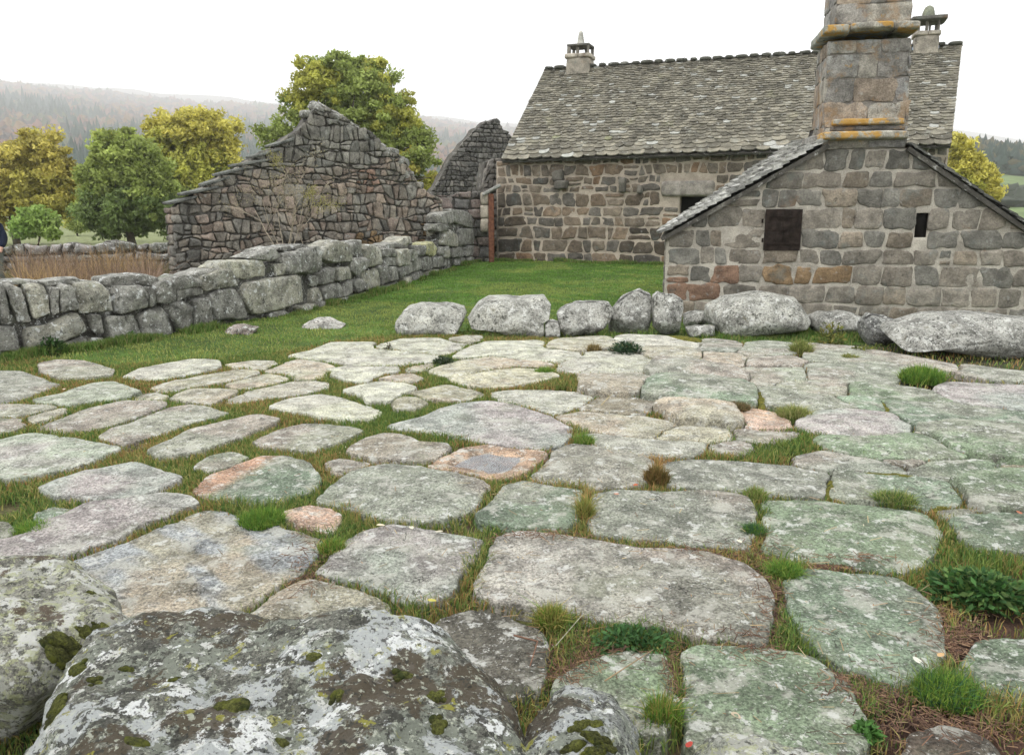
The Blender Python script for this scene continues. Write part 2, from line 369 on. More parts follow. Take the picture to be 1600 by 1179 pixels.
# terrace edge (towards the lawn) in plan
TE = [(-300, 560), (0, 562), (60, 558), (175, 572), (250, 566), (350, 558), (455, 548), (520, 533), (600, 527), (620, 524), (1700, 545)]
def is_terrace(px, py): return py > np.interp(px, [a for a, _ in TE], [b for _, b in TE])
n_a = fbm(np.stack([X * 1.3, Y * 1.3, X * 0], -1), 3, 5); n_b = fbm(np.stack([X * 5, Y * 5, X * 0], -1), 3, 8)
soil = np.array([.10, .075, .045]); mossy = np.array([.095, .105, .035]); lawn = np.array([.065, .115, .022]); meadow = np.array([.17, .19, .085]); dirtg = np.array([.15, .145, .115])
C = np.tile(lawn, (ny, nx, 1)) * (1 + .25 * n_a[..., None])
far = sstep(26, 40, np.hypot(X, Y))[..., None]; C = C * (1 - far) + meadow * (1 + .12 * n_a[..., None]) * far
ter = (is_terrace(PX, PY) & (Y < 13) & (Y > .3) & (X < 12)).astype(float)[..., None]
ms = sstep(-.5, .5, n_b + .3 * n_a)[..., None]; tc = soil * (1 - ms) + mossy * ms
tight = (sstep(860, 960, PX) * sstep(800, 760, PY))[..., None]
tc = tc * (1 - tight * .75) + np.array([.035, .036, .022]) * tight * .75
brn = (sstep(1150, 1380, PX) * sstep(860, 1000, PY) * sstep(1800, 1690, PX))[..., None]; tc = tc * (1 - brn) + np.array([.075, .042, .03]) * brn
C = C * (1 - ter) + tc * ter
lw = (X < wall_x(np.clip(Y, 0, 30)) - .3)[..., None] & (Y < 30)[..., None]
C = np.where(lw, np.array([.10, .10, .05]) * (1 + .3 * n_a[..., None]), C)
ground = mk('ground', np.stack([X, Y, Z], -1), Fg, M['soil'], cols=C.reshape(-1, 3), origin=(0, 0, 0)); tag(ground, kind='structure')

def hillside(name, azpx, ypx, r0, r1, rows, colf, seed, amp=.06, power=1.0):
    cols_ = np.arange(azpx[0], azpx[-1] + 1, 30.); top = np.interp(cols_, azpx, ypx)
    V = []; C = []; P = []
    for i in range(rows + 1):
        t = i / rows; r = r0 + (r1 - r0) * t
        for px, yt in zip(cols_, top):
            d = ray(px, yt); az = math.atan2(d[0], d[1]); el = d[2] / math.hypot(d[0], d[1])
            z = -1.0 + (el * r1 + 1) * (t ** power) * (1 + amp * math.sin(px * .013 + seed) * (1 - t)) * min(1, t * 40) + float(noise3(np.array([px * .02, t * 6, seed]))) * .02 * el * r1 * t
            V.append((math.sin(az) * r, math.cos(az) * r, z)); C.append(colf(px, t))
    n = len(cols_); Fs = [(i * n + j, i * n + j + 1, (i + 1) * n + j + 1, (i + 1) * n + j) for i in range(rows) for j in range(n - 1)]
    b = len(V)                     # the far side falls back to the ground
    for j in range(n): V.append((V[rows * n + j][0] * 1.25, V[rows * n + j][1] * 1.25, -1.)); C.append(colf(0, 1))
    Fs += [(rows * n + j, rows * n + j + 1, b + j + 1, b + j) for j in range(n - 1)]
    o = mk(name, V, Fs, M['hill'], cols=C, origin=(0, 0, 0)); tag(o, kind='structure')
    return np.array(V[:b]).reshape(rows + 1, n, 3), cols_
G1, c1 = hillside('mountain', [-900, -300, 0, 200, 400, 560, 700, 800, 1200, 1480, 1560, 1800, 2400], [120, 120, 124, 138, 156, 170, 184, 194, 213, 198, 214, 240, 250], 330, 3500, 34,
    lambda px, t: (.12, .10, .075), 1, .05, 1.12)
G2, c2 = hillside('hill', [1180, 1300, 1400, 1470, 1520, 1600, 1800, 2200], [322, 306, 274, 248, 240, 252, 276, 304], 130, 430, 24,
    lambda px, t: (.105, .145, .05) if t < .60 else (.035, .055, .035), 4, .05, 1.0)

def forest(name, G, n, kinds, t0, t1, seed, pxr=None, cols_=None, hsc=1.):
    """a wood that reads as one mass: cones and rounded crowns set over a hillside"""
    rng = np.random.default_rng(seed); rows, nc = G.shape[0] - 1, G.shape[1]
    Vs = []; Fs = []; Cs = []; nb = 0
    # unit crowns
    t = np.linspace(0, 2 * math.pi, 7, endpoint=False)
    cone_v = []; cone_f = []
    for k, (z0, r0, z1) in enumerate(((.1, .24, .55), (.35, .19, .78), (.6, .12, 1.0))):
        b = len(cone_v); cone_v += [(math.cos(a + k) * r0, math.sin(a + k) * r0, z0) for a in t] + [(0, 0, z1)]
        cone_f += [(b + i, b + (i + 1) % 7, b + 7) for i in range(7)]
    cone_v = np.array(cone_v); cone_f = np.array(cone_f)
    bv = []; 
    for z, r in ((.12, .18), (.3, .36), (.55, .42), (.78, .3), (.93, .14)): bv += [(math.cos(a) * r, math.sin(a) * r, z) for a in t]
    bv = np.array(bv + [(0, 0, 1.)]); bf = []
    for r in range(4):
        for i in range(7): j = (i + 1) % 7; bf += [(r * 7 + i, r * 7 + j, (r + 1) * 7 + j), (r * 7 + i, (r + 1) * 7 + j, (r + 1) * 7 + i)]
    bf += [(28 + i, 28 + (i + 1) % 7, 35) for i in range(7)]; bf = np.array(bf)
    for _ in range(n):
        tt = t0 + (t1 - t0) * rng.random(); cc = rng.random() * (nc - 1)
        if pxr is not None:
            j0, j1 = np.interp(pxr, cols_, np.arange(nc)); cc = j0 + (j1 - j0) * rng.random()
        r = tt * rows; i = int(min(r, rows - 1)); fi = r - i; j = int(min(cc, nc - 2)); fj = cc - j
        p = (G[i, j] * (1 - fi) * (1 - fj) + G[i + 1, j] * fi * (1 - fj) + G[i, j + 1] * (1 - fi) * fj + G[i + 1, j + 1] * fi * fj)
        kk = kinds(p, tt, rng)
        if kk is None: continue
        con, h, w, col = kk; q_ = hsc * (1 + (1.6 * tt if name == 'mountain_woodland' else 0)); h *= q_; w *= q_ * (1 + tt)
        v = (cone_v if con else bv).copy(); f = cone_f if con else bf
        v = v * (1 + .25 * rng.standard_normal((len(v), 1)) * (0.5 if con else .8)); v = v * np.array([w, w, h]); v = v + p - np.array([0, 0, .5])
        Vs.append(v); Fs.append(f + nb); nb += len(v); Cs.append(np.tile(col, (len(v), 1)) * (.8 + .4 * rng.random((len(v), 1))))
    o = mk(name, np.vstack(Vs), np.vstack(Fs), M['leaf'], cols=np.vstack(Cs), smooth=False, origin=(0, 0, 0)); tag(o, kind='stuff'); return o
def k_left(p, t, rng):
    patch = noise3(np.array([p[0] * .009, p[1] * .006, 2.]), 4) + .35 * noise3(np.array([p[0] * .04, p[1] * .03, 7.]), 9)
    if patch > .22 and t < .35: return True, rng.uniform(12, 22), rng.uniform(13, 18), np.array([.030, .060, .045])
    c = np.array([(.24, .12, .075), (.30, .17, .06), (.13, .09, .075), (.32, .15, .11), (.13, .15, .06), (.08, .065, .065)][rng.integers(6)]) * .85
    return False, rng.uniform(8, 14), rng.uniform(10, 15), np.array(c) * .9
o = forest('mountain_woodland', G1, 11000, k_left, .0, .6, 3, (-250, 960), c1); tag(o, 'autumn woodland of russet broadleaves and conifers climbing the misty mountain', 'woodland')
def k_right(p, t, rng):
    if rng.random() < .93: return True, rng.uniform(5, 10), rng.uniform(6, 9), np.array([.024, .048, .036])
    return False, rng.uniform(5, 8), rng.uniform(7, 9), np.array([.10, .085, .04])
o = forest('conifer_wood', G2, 4200, k_right, .60, 1.0, 5, (1400, 1800), c2); tag(o, 'dark conifer wood along the top of the right hand hill', 'woodland')
def k_scrub(p, t, rng): return False, rng.uniform(1.5, 3), rng.uniform(5, 8), np.array([.055, .065, .045])
o = forest('hillside_scrub', G2, 70, k_scrub, .14, .26, 6, (1480, 1800), c2); tag(o, 'grey green scrub across the meadow of the right hand hill', 'scrub')
o = forest('valley_conifers', G1, 60, lambda p, t, rng: (True, rng.uniform(16, 26), 20, np.array([.022, .052, .042])), .0, .10, 8, (95, 180), c1)
tag(o, 'blue green conifers at the mountain foot behind the trees', 'woodland')

# ================================================================ paving slabs
TINT = dict(g=(.33, .33, .285), G=(.245, .285, .215), w=(.50, .50, .43), c=(.42, .40, .33), p=(.58, .41, .33), b=(.33, .295, .24), d=(.15, .14, .12), s=(.39, .40, .375))
SLABS = [
 ('grey green slab against the left edge below the dry stone wall', 'g', '0,580 25,581 60,591 88,600 58,610 38,618 10,627 -40,632 -60,600'),
 ('flat dull grey slab in the grass nearest the left wall foot', 'g', '65,568 90,562 125,563 150,570 170,578 168,586 130,590 95,590 72,582'),
 ('long very white slab at the lawn edge on the left', 'w', '198,587 225,576 260,570 300,564 335,565 345,571 325,579 280,586 240,592'),
 ('small cream slab at the lawn edge right of the very white one', 'c', '355,568 395,562 425,563 430,568 410,576 375,574'),
 ('long narrow cream slab right below the very white one', 'c', '243,603 262,597 300,590 345,582 380,576 398,580 395,587 360,593 310,600 275,609 255,609'),
 ('cream wedge slab right of the long narrow cream one', 'c', '362,597 385,590 415,585 450,590 430,597 400,603 375,603'),
 ('low beige slab with a dark crack left of the grassy crossing', 'c', '356,622 378,613 402,607 435,599 475,594 505,598 505,606 470,613 430,618 400,622 370,626'),
 ('blunt grey slab between two grass joints below the dull grey one', 'g', '58,624 100,615 125,604 148,597 172,595 190,601 212,610 205,617 165,624 110,631 70,630'),
 ('tiny beige slab in the grass left of the cream hexagon', 'c', '217,618 235,613 255,618 250,623 222,624'),
 ('cream hexagonal slab amid mossy grass on the left', 'c', '272,621 300,609 340,610 370,613 350,622 325,629 295,625'),
 ('thin grey slab cut by the left edge under the grey green one', 'g', '-40,632 40,634 80,634 78,640 45,648 -40,650'),
 ('tiny pale strip slab beside the thin grey left edge slab', 'c', '45,656 70,644 95,640 92,650 60,659'),
 ('small grey slab cut by the left edge above the big white slab', 'g', '-40,658 35,656 32,665 10,674 -40,678'),
 ('long grey slab shaped like a leaf left of centre', 'g', '68,660 95,650 140,638 190,627 230,624 255,629 235,642 200,653 150,667 115,670 85,672 70,668'),
 ('long grey slab with a bright left tip below the leaf shaped one', 'g', '162,680 180,670 215,660 240,648 270,637 300,633 330,640 350,645 300,657 250,675 215,685 185,693 178,686'),
 ('big white slab with dark fissures at the left edge', 's', '-60,690 0,686 30,677 55,673 80,677 82,684 110,684 140,692 180,696 178,702 160,708 135,724 80,738 40,745 -60,750'),
 ('long grey slab running diagonally under two grass joints', 'g', '238,705 270,690 310,672 360,660 400,650 430,655 405,668 370,683 330,695 290,708 255,712'),
 ('broad pale slab at the lawn edge left of the boulder row', 'w', '455,555 490,548 520,536 560,536 584,536 584,545 620,549 662,553 690,558 672,564 620,571 570,571 520,565 485,561'),
 ('pale slab with a small weed touching the first boulder', 'w', '588,540 630,529 680,528 725,537 715,545 690,553 660,550 622,546 590,544'),
 ('sliver of a slab between the first two boulders', 'c', '702,530 730,526 750,526 745,532 715,534'),
 ('cream slab with a dark spot beside a round dark tuft', 'c', '418,580 440,570 470,562 500,567 525,575 500,586 480,593 455,588 448,581'),
 ('bright cream slab with ragged lower edge left of centre', 'w', '508,576 540,573 590,572 620,574 625,579 595,583 580,592 570,597 540,593 530,586'),
 ('little cream slab under the bright ragged one', 'c', '592,591 620,586 640,583 655,590 640,596 610,597'),
 ('tiny cream slab beside the leafy weed in the far paving', 'c', '630,577 655,570 672,567 672,572 660,577 640,580'),
 ('bright slab with a notch in its lower edge', 'w', '540,611 565,604 600,597 625,600 643,606 620,616 600,627 580,628 575,618'),
 ('cream diamond slab in the far centre joints', 'c', '650,614 670,609 700,599 725,606 755,614 730,622 705,626 675,622'),
 ('tiny round cream slab with a weed at its middle', 'c', '620,632 632,623 650,624 662,631 645,638 624,638'),
 ('bright lozenge slab ringed by green joints left of centre', 'w', '425,635 460,622 500,615 530,620 560,631 592,642 575,655 530,652 490,646 450,640'),
 ('grey lozenge slab under the bright lozenge one', 'g', '400,690 440,670 480,661 520,664 560,672 530,686 500,697 480,703 440,697 415,695'),
 ('smooth brownish slab left of the puddle slab', 'b', '550,703 570,690 600,678 625,680 650,692 690,695 701,703 690,714 680,722 640,721 600,716 560,710'),
 ('large pale slab above the puddle slab', 's', '610,665 660,652 690,640 720,632 760,628 800,633 830,640 870,657 885,667 880,680 870,690 840,697 800,697 770,690 710,678 650,670'),
 ('pink slab holding a rain puddle', 'p', '672,727 690,715 730,702 770,696 800,700 848,706 840,722 820,735 800,742 765,746 755,737 720,734'),
 ('small half buried slab left of the brownish smooth one', 'b', '512,720 530,716 572,722 548,732 525,736'),
 ('broad pale slab under the second boulder', 'w', '712,558 726,548 762,534 846,531 849,544 905,549 912,556 880,561 868,567 820,562 780,555 745,558'),
 ('beige slab with red brown grass along its lower edge', 'c', '670,577 720,564 760,557 800,561 845,565 866,571 850,576 830,573 800,573 760,578 715,588 690,584'),
 ('beige slab between two grassy joints under the bright tuft', 'c', '708,592 735,585 770,580 800,577 850,580 870,587 840,596 800,602 770,605 735,601 712,595'),
 ('pale slab wedged above the large pale one', 'w', '770,612 800,608 860,609 905,612 928,620 915,628 890,634 875,643 855,645 835,638 805,629 785,624'),
 ('pale slab below the third boulder with dry grass on its corner', 'c', '855,540 880,529 940,524 962,530 937,541 905,545 870,544'),
 ('pale slab running behind the dark leafy weed', 'w', '948,532 985,523 1035,524 1060,532 1094,536 1088,542 1050,539 1005,539 1000,532 965,531'),
 ('grey slab beneath the boulder row with an angular top', 'g', '1098,536 1112,527 1140,530 1162,541 1146,549 1095,546'),
 ('oval pale slab right of the dark leafy weed', 'c', '1008,545 1030,541 1080,544 1096,550 1095,558 1070,563 1040,561 1010,555'),
 ('pale slab with a cracked right tip under the leafy weed', 'w', '872,575 885,565 920,551 950,550 1005,553 1017,561 1012,572 1003,578 960,580 925,580 908,577 880,578'),
 ('dull beige slab between the cracked one and the pinkish one', 'b', '915,583 960,582 1003,581 1018,589 1006,596 985,597 950,597 918,596'),
 ('pinkish slab left of the big raised slab', 'b', '918,600 950,599 1004,599 1004,607 998,616 960,617 920,614'),
 ('grey brown slab with straws lying on it', 'b', '922,632 935,621 960,619 1000,620 1020,627 1008,636 985,644 945,641 924,638'),
 ('long pale slab above the big raised slab', 'g', '1008,582 1015,571 1030,562 1075,566 1140,574 1172,586 1165,597 1130,595 1080,589 1040,588 1015,586'),
 ('square grey slab right of the oval pale one', 'c', '1100,549 1146,551 1160,552 1154,562 1149,572 1120,571 1092,565 1100,558'),
 ('grey slab touching the bushy tuft under the great boulder', 'g', '1166,538 1200,533 1238,536 1235,548 1200,554 1172,555 1152,549'),
 ('narrow pale slab left of the bushy tuft root', 'g', '1174,565 1185,557 1230,556 1252,564 1244,570 1200,572 1180,570'),
 ('pale slab with a rusty stain right of the long pale one', 'g', '1153,575 1175,573 1220,573 1256,575 1260,590 1225,592 1195,596 1180,603 1172,598 1176,588 1160,580'),
 ('big raised slab with a hairline crack', 'G', '1000,613 1008,600 1030,590 1060,589 1120,593 1160,601 1180,612 1180,622 1170,628 1125,628 1065,624 1030,622 1005,620'),
 ('pale slab with a white tip under the raised slab', 'c', '1028,634 1045,629 1090,631 1125,633 1155,645 1160,659 1140,662 1100,660 1070,655 1050,645'),
 ('long beige slab between two bright tufts', 'c', '885,649 925,643 970,646 1040,658 1043,664 1030,671 1020,677 975,676 925,668 895,660 878,653'),
 ('plain beige slab above the broad green tuft', 'c', '1034,679 1042,669 1075,666 1120,669 1146,676 1140,684 1100,687 1045,684'),
 ('bright pinkish white slab above the red brown grass', 'w', '918,682 935,677 975,683 1030,689 1090,688 1088,700 1060,705 1020,706 975,703 935,696 922,690'),
 ('bright pink slab beside the brown tuft', 'p', '1157,643 1175,639 1200,645 1228,664 1215,668 1182,667 1166,655'),
 ('grey slab between the pink one and the broad green tuft', 'g', '1150,675 1172,670 1215,671 1233,673 1225,680 1190,684 1155,684'),
 ('tiny pale slab enclosed by the broad green tuft', 'g', '1122,696 1135,689 1152,687 1154,696 1148,703 1124,702'),
 ('rounded grey slab with a domed top right of the puddle slab', 'g', '845,740 855,728 880,708 900,698 930,697 970,706 990,717 1005,728 1005,745 980,755 930,756 880,751'),
 ('long grey slab below the broad green tuft', 'g', '1048,728 1090,722 1160,724 1205,729 1250,732 1292,738 1285,765 1275,774 1240,773 1190,768 1150,762 1060,753 1050,745'),
 ('long slab running along the foot of the right hand boulders', 'g', '1268,537 1330,541 1400,552 1450,560 1498,570 1498,576 1460,573 1410,565 1350,563 1300,566 1268,561'),
 ('wide pale slab left of the bright green tuft', 'g', '1264,568 1300,567 1360,567 1410,568 1405,585 1380,594 1330,593 1290,592 1264,590'),
 ('pale rectangular slab under the wide pale one', 'g', '1228,598 1237,595 1321,595 1323,609 1310,614 1280,615 1255,611 1230,606'),
 ('pale tapering slab behind the spiky pale tuft', 'g', '1192,607 1240,609 1280,618 1310,625 1343,636 1330,638 1280,637 1255,636 1225,632 1196,628'),
 ('slab below the bright green tuft with a yellow moss corner', 'G', '1328,600 1345,596 1400,603 1450,611 1478,624 1450,627 1400,624 1375,619 1340,616 1330,610'),
 ('small grey slab left of the yellow moss wedge', 'G', '1318,622 1350,620 1362,628 1374,640 1350,639 1330,633'),
 ('wide mottled slab with a dark cleft on the right', 'G', '1398,628 1470,629 1560,640 1660,650 1660,672 1540,661 1480,657 1440,663 1410,655 1400,640'),
 ('pale slab at the right edge behind the bright green tuft', 's', '1478,603 1492,598 1560,602 1660,607 1660,646 1570,636 1530,630 1490,620 1474,611'),
 ('bluish white domed slab right of the spiky pale tuft', 's', '1252,665 1290,645 1310,638 1350,641 1400,648 1412,660 1405,668 1380,677 1330,680 1300,677 1270,671'),
 ('large pale green slab at the right edge with a raised rim', 'G', '1447,666 1480,660 1540,664 1660,676 1660,722 1540,711 1490,700 1470,688 1450,677'),
 ('wide green grey slab below the bluish white domed one', 'G', '1292,690 1300,683 1350,684 1410,681 1450,684 1475,698 1502,712 1480,715 1400,715 1340,711 1310,702'),
 ('thin slab beside the grass under the rightmost boulder', 'g', '1503,569 1530,573 1565,578 1660,586 1660,592 1545,590 1510,581'),
 ('small pinkish slab in the right hand joints', 'b', '1388,719 1428,715 1448,721 1422,726 1402,726'),
 ('green grey slab right of the yellow mossy seam', 'G', '1420,729 1452,719 1500,716 1545,724 1562,734 1530,743 1492,749 1450,745 1430,738'),
 ('thick slab at the right edge with a shadowed front', 'G', '1490,753 1510,747 1560,742 1660,744 1660,798 1560,795 1520,790 1507,775 1500,762'),
 ('strip of pinkish slab at the right edge', 'b', '1562,730 1660,726 1660,738 1568,737'),
 ('grey slab behind the round tuft between two mossy seams', 'G', '1305,748 1320,735 1350,740 1400,745 1450,748 1480,757 1495,768 1502,784 1480,789 1455,791 1400,786 1350,782 1305,778'),
 ('flaky grey slab above the yellow mossy seam', 'g', '1260,716 1300,708 1340,713 1395,728 1412,738 1380,740 1330,735 1300,731 1270,728'),
 ('huge green grey slab on the right with dark pits', 'G', '1197,782 1240,776 1300,780 1370,787 1440,796 1458,808 1462,830 1448,860 1425,878 1380,886 1320,882 1260,872 1210,862 1195,850 1192,810'),
 ('green slab at the right edge above the leafy grass', 'G', '1480,812 1510,804 1560,806 1660,812 1660,870 1550,857 1520,850 1505,832'),
 ('narrow sliver of slab above the green one at the right edge', 'g', '1465,799 1480,794 1530,797 1520,802 1490,808 1472,808'),
 ('green grey slab with pits below the puddle slab', 'G', '755,803 778,778 800,759 820,752 845,758 905,762 900,790 895,815 880,823 830,822 790,815 760,810'),
 ('grey slab with black pits and a mossy hollow', 'g', '932,775 960,768 1030,770 1100,768 1160,776 1183,800 1178,835 1160,848 1100,846 1040,840 980,835 935,827 928,800'),
 ('widest slab of the foreground, pale on the left and green on the right', 'g', '750,880 765,855 790,838 830,833 870,838 920,848 1000,862 1060,863 1110,868 1150,885 1185,905 1195,930 1190,970 1180,1005 1120,995 1060,980 1000,970 930,960 870,945 800,935 755,925 745,903'),
 ('speckled grey slab left of the green grey pitted one', 'g', '505,785 530,760 560,740 600,730 650,734 700,742 750,755 758,762 750,778 720,800 690,808 650,810 600,805 550,792'),
 ('white speckled slab in the centre foreground', 's', '503,890 520,870 545,845 575,830 610,823 660,832 720,840 755,848 752,865 730,885 700,920 670,932 620,925 570,908 530,900'),
 ('small reddish broken slab beside orange grass', 'p', '448,802 480,795 500,800 525,807 515,830 490,832 465,822'),
 ('round slab half pink and half green', 'G', '312,765 330,745 370,725 400,717 440,715 470,722 490,738 497,747 480,765 450,775 420,782 370,780 340,775'),
 ('lilac grey slab with a white right corner', 's', '68,762 95,750 130,738 165,732 205,723 230,730 255,740 278,748 250,762 225,776 180,778 130,775 95,772'),
 ('small pale green slab above the round two coloured one', 'g', '315,727 335,712 360,708 385,715 365,728 335,733'),
 ('long domed slab behind the left foreground boulder', 's', '-60,862 0,848 40,838 82,815 120,797 150,790 190,786 225,777 260,776 288,781 297,792 270,803 225,815 205,830 183,842 125,860 95,868 37,872 -60,880'),
 ('largest slab, warm white with bluish streaks, left foreground', 'c', '90,884 150,858 200,842 240,826 285,812 291,800 320,796 345,800 370,813 430,821 470,828 490,845 482,870 460,895 430,915 395,940 360,955 300,975 240,985 180,960 120,930'),
 ('tiny green slab in the grass at far left', 'G', '60,798 80,792 110,795 100,804 70,808'),
 ('corner of a slab at the left edge under the grass', 'g', '-30,818 0,821 14,828 12,840 -30,850'),
 ('rose tinged slab behind the foreground boulder', 'c', '398,950 420,930 460,910 490,906 540,918 580,935 593,952 587,972 540,990 450,985 400,965'),
 ('dark mossy slab half buried behind the foreground boulder', 'd', '665,992 700,967 740,957 790,965 835,985 843,1020 835,1065 800,1080 740,1040 700,1010'),
 ('pale green slab behind the small foreground boulder', 'G', '875,1072 930,1042 990,1025 1040,1032 1052,1060 1057,1110 1032,1135 990,1128 930,1100'),
 ('green slab with a rosy middle in the lower right foreground', 'G', '1066,1062 1070,1032 1100,1019 1150,1015 1200,1025 1260,1035 1308,1075 1330,1112 1335,1152 1310,1178 1230,1188 1150,1182 1090,1162 1060,1115'),
 ('large green grey slab right of the widest one', 'G', '1240,905 1262,887 1320,888 1390,897 1420,915 1450,945 1465,975 1460,1020 1440,1045 1400,1058 1350,1045 1300,1020 1265,990 1245,950'),
 ('pale green slab at the lower right edge', 'G', '1508,1042 1540,1006 1580,1000 1700,1010 1700,1110 1600,1088 1550,1072'),
 ('black weathered stone in brown litter at the lower right', 'd', '1425,1200 1440,1150 1480,1138 1525,1150 1560,1200 1500,1240'),
]
SLABG = []
def poly(s): return np.array([[float(v) for v in p.split(',')] for p in s.split()])
def plan_slab(k, P):
    Q = np.array([on_ground(x, y, 0.)[:2] for x, y in P])
    if area2(Q) < 0: Q = Q[::-1]
    dist = np.hypot(*Q.mean(0)); Q = chaikin(chaikin(Q, 1, .045), 1, .22); n = 144 if dist < 4.5 else 90; return resample(Q, n)
def in_poly(x, y, Q):
    r = np.zeros(len(x), bool); n = len(Q)
    for i in range(n):
        x0, y0 = Q[i]; x1, y1 = Q[(i + 1) % n]; c = ((y0 > y) != (y1 > y)) & (x < (x1 - x0) * (y - y0) / (y1 - y0 + 1e-12) + x0); r ^= c
    return r
def grow_slabs(PL, lim, gaps, step=.008, cell=.0125):
    # the stones were cut to fit: push every edge out until the joint to its neighbour is narrow
    x0, y0, x1, y1 = -9., 1.2, 10., 13.; nx_, ny_ = int((x1 - x0) / cell), int((y1 - y0) / cell); own = np.full((ny_, nx_), -1, np.int32)
    def paint(k):
        Q = PL[k]; i0, i1 = max(int((Q[:, 0].min() - x0) / cell) - 1, 0), min(int((Q[:, 0].max() - x0) / cell) + 2, nx_); j0, j1 = max(int((Q[:, 1].min() - y0) / cell) - 1, 0), min(int((Q[:, 1].max() - y0) / cell) + 2, ny_)
        if i1 <= i0 or j1 <= j0: return
        xx, yy = np.meshgrid(x0 + (np.arange(i0, i1) + .5) * cell, y0 + (np.arange(j0, j1) + .5) * cell); m = in_poly(xx.ravel(), yy.ravel(), Q).reshape(xx.shape); s = own[j0:j1, i0:i1]; s[m & (s < 0)] = k
    for k in range(len(PL)): paint(k)
    used = [np.zeros(len(Q)) for Q in PL]
    for it in range(int(max(lim) / step)):
        for k in range(len(PL)):
            if it * step > lim[k]: continue
            Q = PL[k]; T = np.roll(Q, -1, 0) - np.roll(Q, 1, 0); T /= np.linalg.norm(T, axis=1, keepdims=True) + 1e-9; N = np.stack([T[:, 1], -T[:, 0]], 1); free = np.ones(len(Q), bool)
            for r in (gaps[k] + .006, gaps[k] + .018):
                for a in (-.6, 0, .6):
                    D = N * math.cos(a) + T * math.sin(a); p = Q + D * r; i = ((p[:, 0] - x0) / cell).astype(int); j = ((p[:, 1] - y0) / cell).astype(int); ok = (i >= 0) & (i < nx_) & (j >= 0) & (j < ny_); o = own[np.clip(j, 0, ny_ - 1), np.clip(i, 0, nx_ - 1)]; free &= ~(ok & (o >= 0) & (o != k))
            mv = free * step; mv = (np.roll(mv, 1) + mv * 2 + np.roll(mv, -1)) / 4 * free; PL[k] = Q + N * mv[:, None]
        for k in range(len(PL)):
            if it * step <= lim[k]: paint(k)
    return [resample(Q, len(Q)) for Q in PL]
def make_slab(k, label, tint, P, Q):
    rng = np.random.default_rng(100 + k)
    c0 = Q.mean(0); dist = np.hypot(*c0); n = len(Q)
    tight = 1.0 if (np.interp(0, [0], [0]) == 0 and P[:, 0].mean() > 880 and P[:, 1].mean() < 770) else 0.
    out = Q - Q.mean(0); out /= np.linalg.norm(out, axis=1, keepdims=True)
    Q = Q + out * ((.5 if tight else 1) * .016 * fbm(np.c_[Q * 4, np.full(n, k)], 5, k, .6) + .006 * fbm(np.c_[Q * 22, np.full(n, k)], 2, k + 1))[:, None]
    SLABG.append(Q.copy())
    c = Q.mean(0); rad = np.linalg.norm(Q - c, axis=1, keepdims=True)
    rm = float(rad.mean()); puddle = 'puddle' in label and 'holding' in label
    rings = []
    for ins, z in ((-.012, -.10), (-.004, -.035), (.0, -.012), (.003, -.0045), (.007, -.0012), (.015, 0.), (.032, 0.)):
        rings.append((c + (Q - c) * np.maximum(1 - ins / rad, .4), z))
    edge = rings[-1][0]; nr = 14 if dist < 4.5 else 9
    for s in np.linspace(1, 0, nr + 1)[1:-1]: rings.append((c + (edge - c) * s, 0.))
    U = np.array([r[0] for r in rings]); Z = np.array([np.full(n, r[1]) for r in rings])
    tilt = rng.normal(0, .012, 2) if dist > 4 else rng.normal(0, .008, 2)
    if puddle: tilt = tilt * 0
    dome = (.022 if 'domed' in label or 'raised' in label else .004) * (1.5 if dist > 6 else 1)
    q = np.concatenate([U.reshape(-1, 2), c[None]]); z = np.concatenate([Z.ravel(), [0]])
    rr = np.linalg.norm(q - c, axis=1) / np.interp(np.arctan2(*(q - c).T[::-1]), np.sort(np.arctan2(*(Q - c).T[::-1])), rad[np.argsort(np.arctan2(*(Q - c).T[::-1])), 0])
    rr = np.clip(rr, 0, 1); P3 = np.c_[q, np.full(len(q), k * 3.1)]
    z = z + (q - c) @ tilt + dome * (1 - rr ** 2) + (.013 * fbm(P3 * 2.2, 4, k) + .006 * fbm(P3 * 9, 4, k + 3, .6)) * sstep(1.02, .8, rr) * (.55 if puddle else 1)
    z = z + rng.uniform(-.009, .013) - (.004 if tight and 'raised' not in label else 0)
    if 'raised' in label or 'thick' in label: z = z + .035
    if 'half buried' in label: z = z - .014
    if puddle: z = z - .026 * sstep(.74, .45, rr) - dome * (1 - rr ** 2)
    V = np.c_[q, z]
    Fs = ring_faces(len(rings), n, cap0=False, cap1=True)
    base = np.array(TINT[tint]) * rng.uniform(.78, 1.12) * np.array([1, 1, rng.uniform(.90, 1.04)])
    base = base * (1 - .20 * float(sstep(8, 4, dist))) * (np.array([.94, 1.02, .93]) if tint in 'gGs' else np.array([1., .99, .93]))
    col = np.tile(base, (len(V), 1)); nn = fbm(P3 * 1.6 + 9, 3, k + 50)[:, None]
    alt = dict(g=(.34, .30, .25), G=(.30, .30, .24), w=(.44, .42, .36), c=(.46, .38, .29), p=(.56, .42, .34), b=(.36, .33, .28), d=(.11, .075, .055), s=(.40, .36, .34))[tint]
    sh = rng.uniform(0, .55) if tint in 'gs' else 0.; m_ = np.clip(sstep(-.1, .5, nn) * .75 + sh, 0, 1); lum = float(np.mean(base)) / float(np.mean(alt)); col = col * (1 - m_) + np.array(alt) * (.5 + .5 * lum) * m_
    if 'half pink' in label: a = sstep(.02, -.10, (q[:, 0] - c[0]) + .35 * (c[1] - q[:, 1]) + .12)[:, None]; col = col * (1 - a) + np.array([.40, .25, .17]) * a
    if 'pale on the left' in label: a = sstep(.3, -.5, q[:, 0] - c[0] + .3 * nn[:, 0])[:, None]; col = col * (1 - a * .7) + np.array([.44, .41, .36]) * a * .7
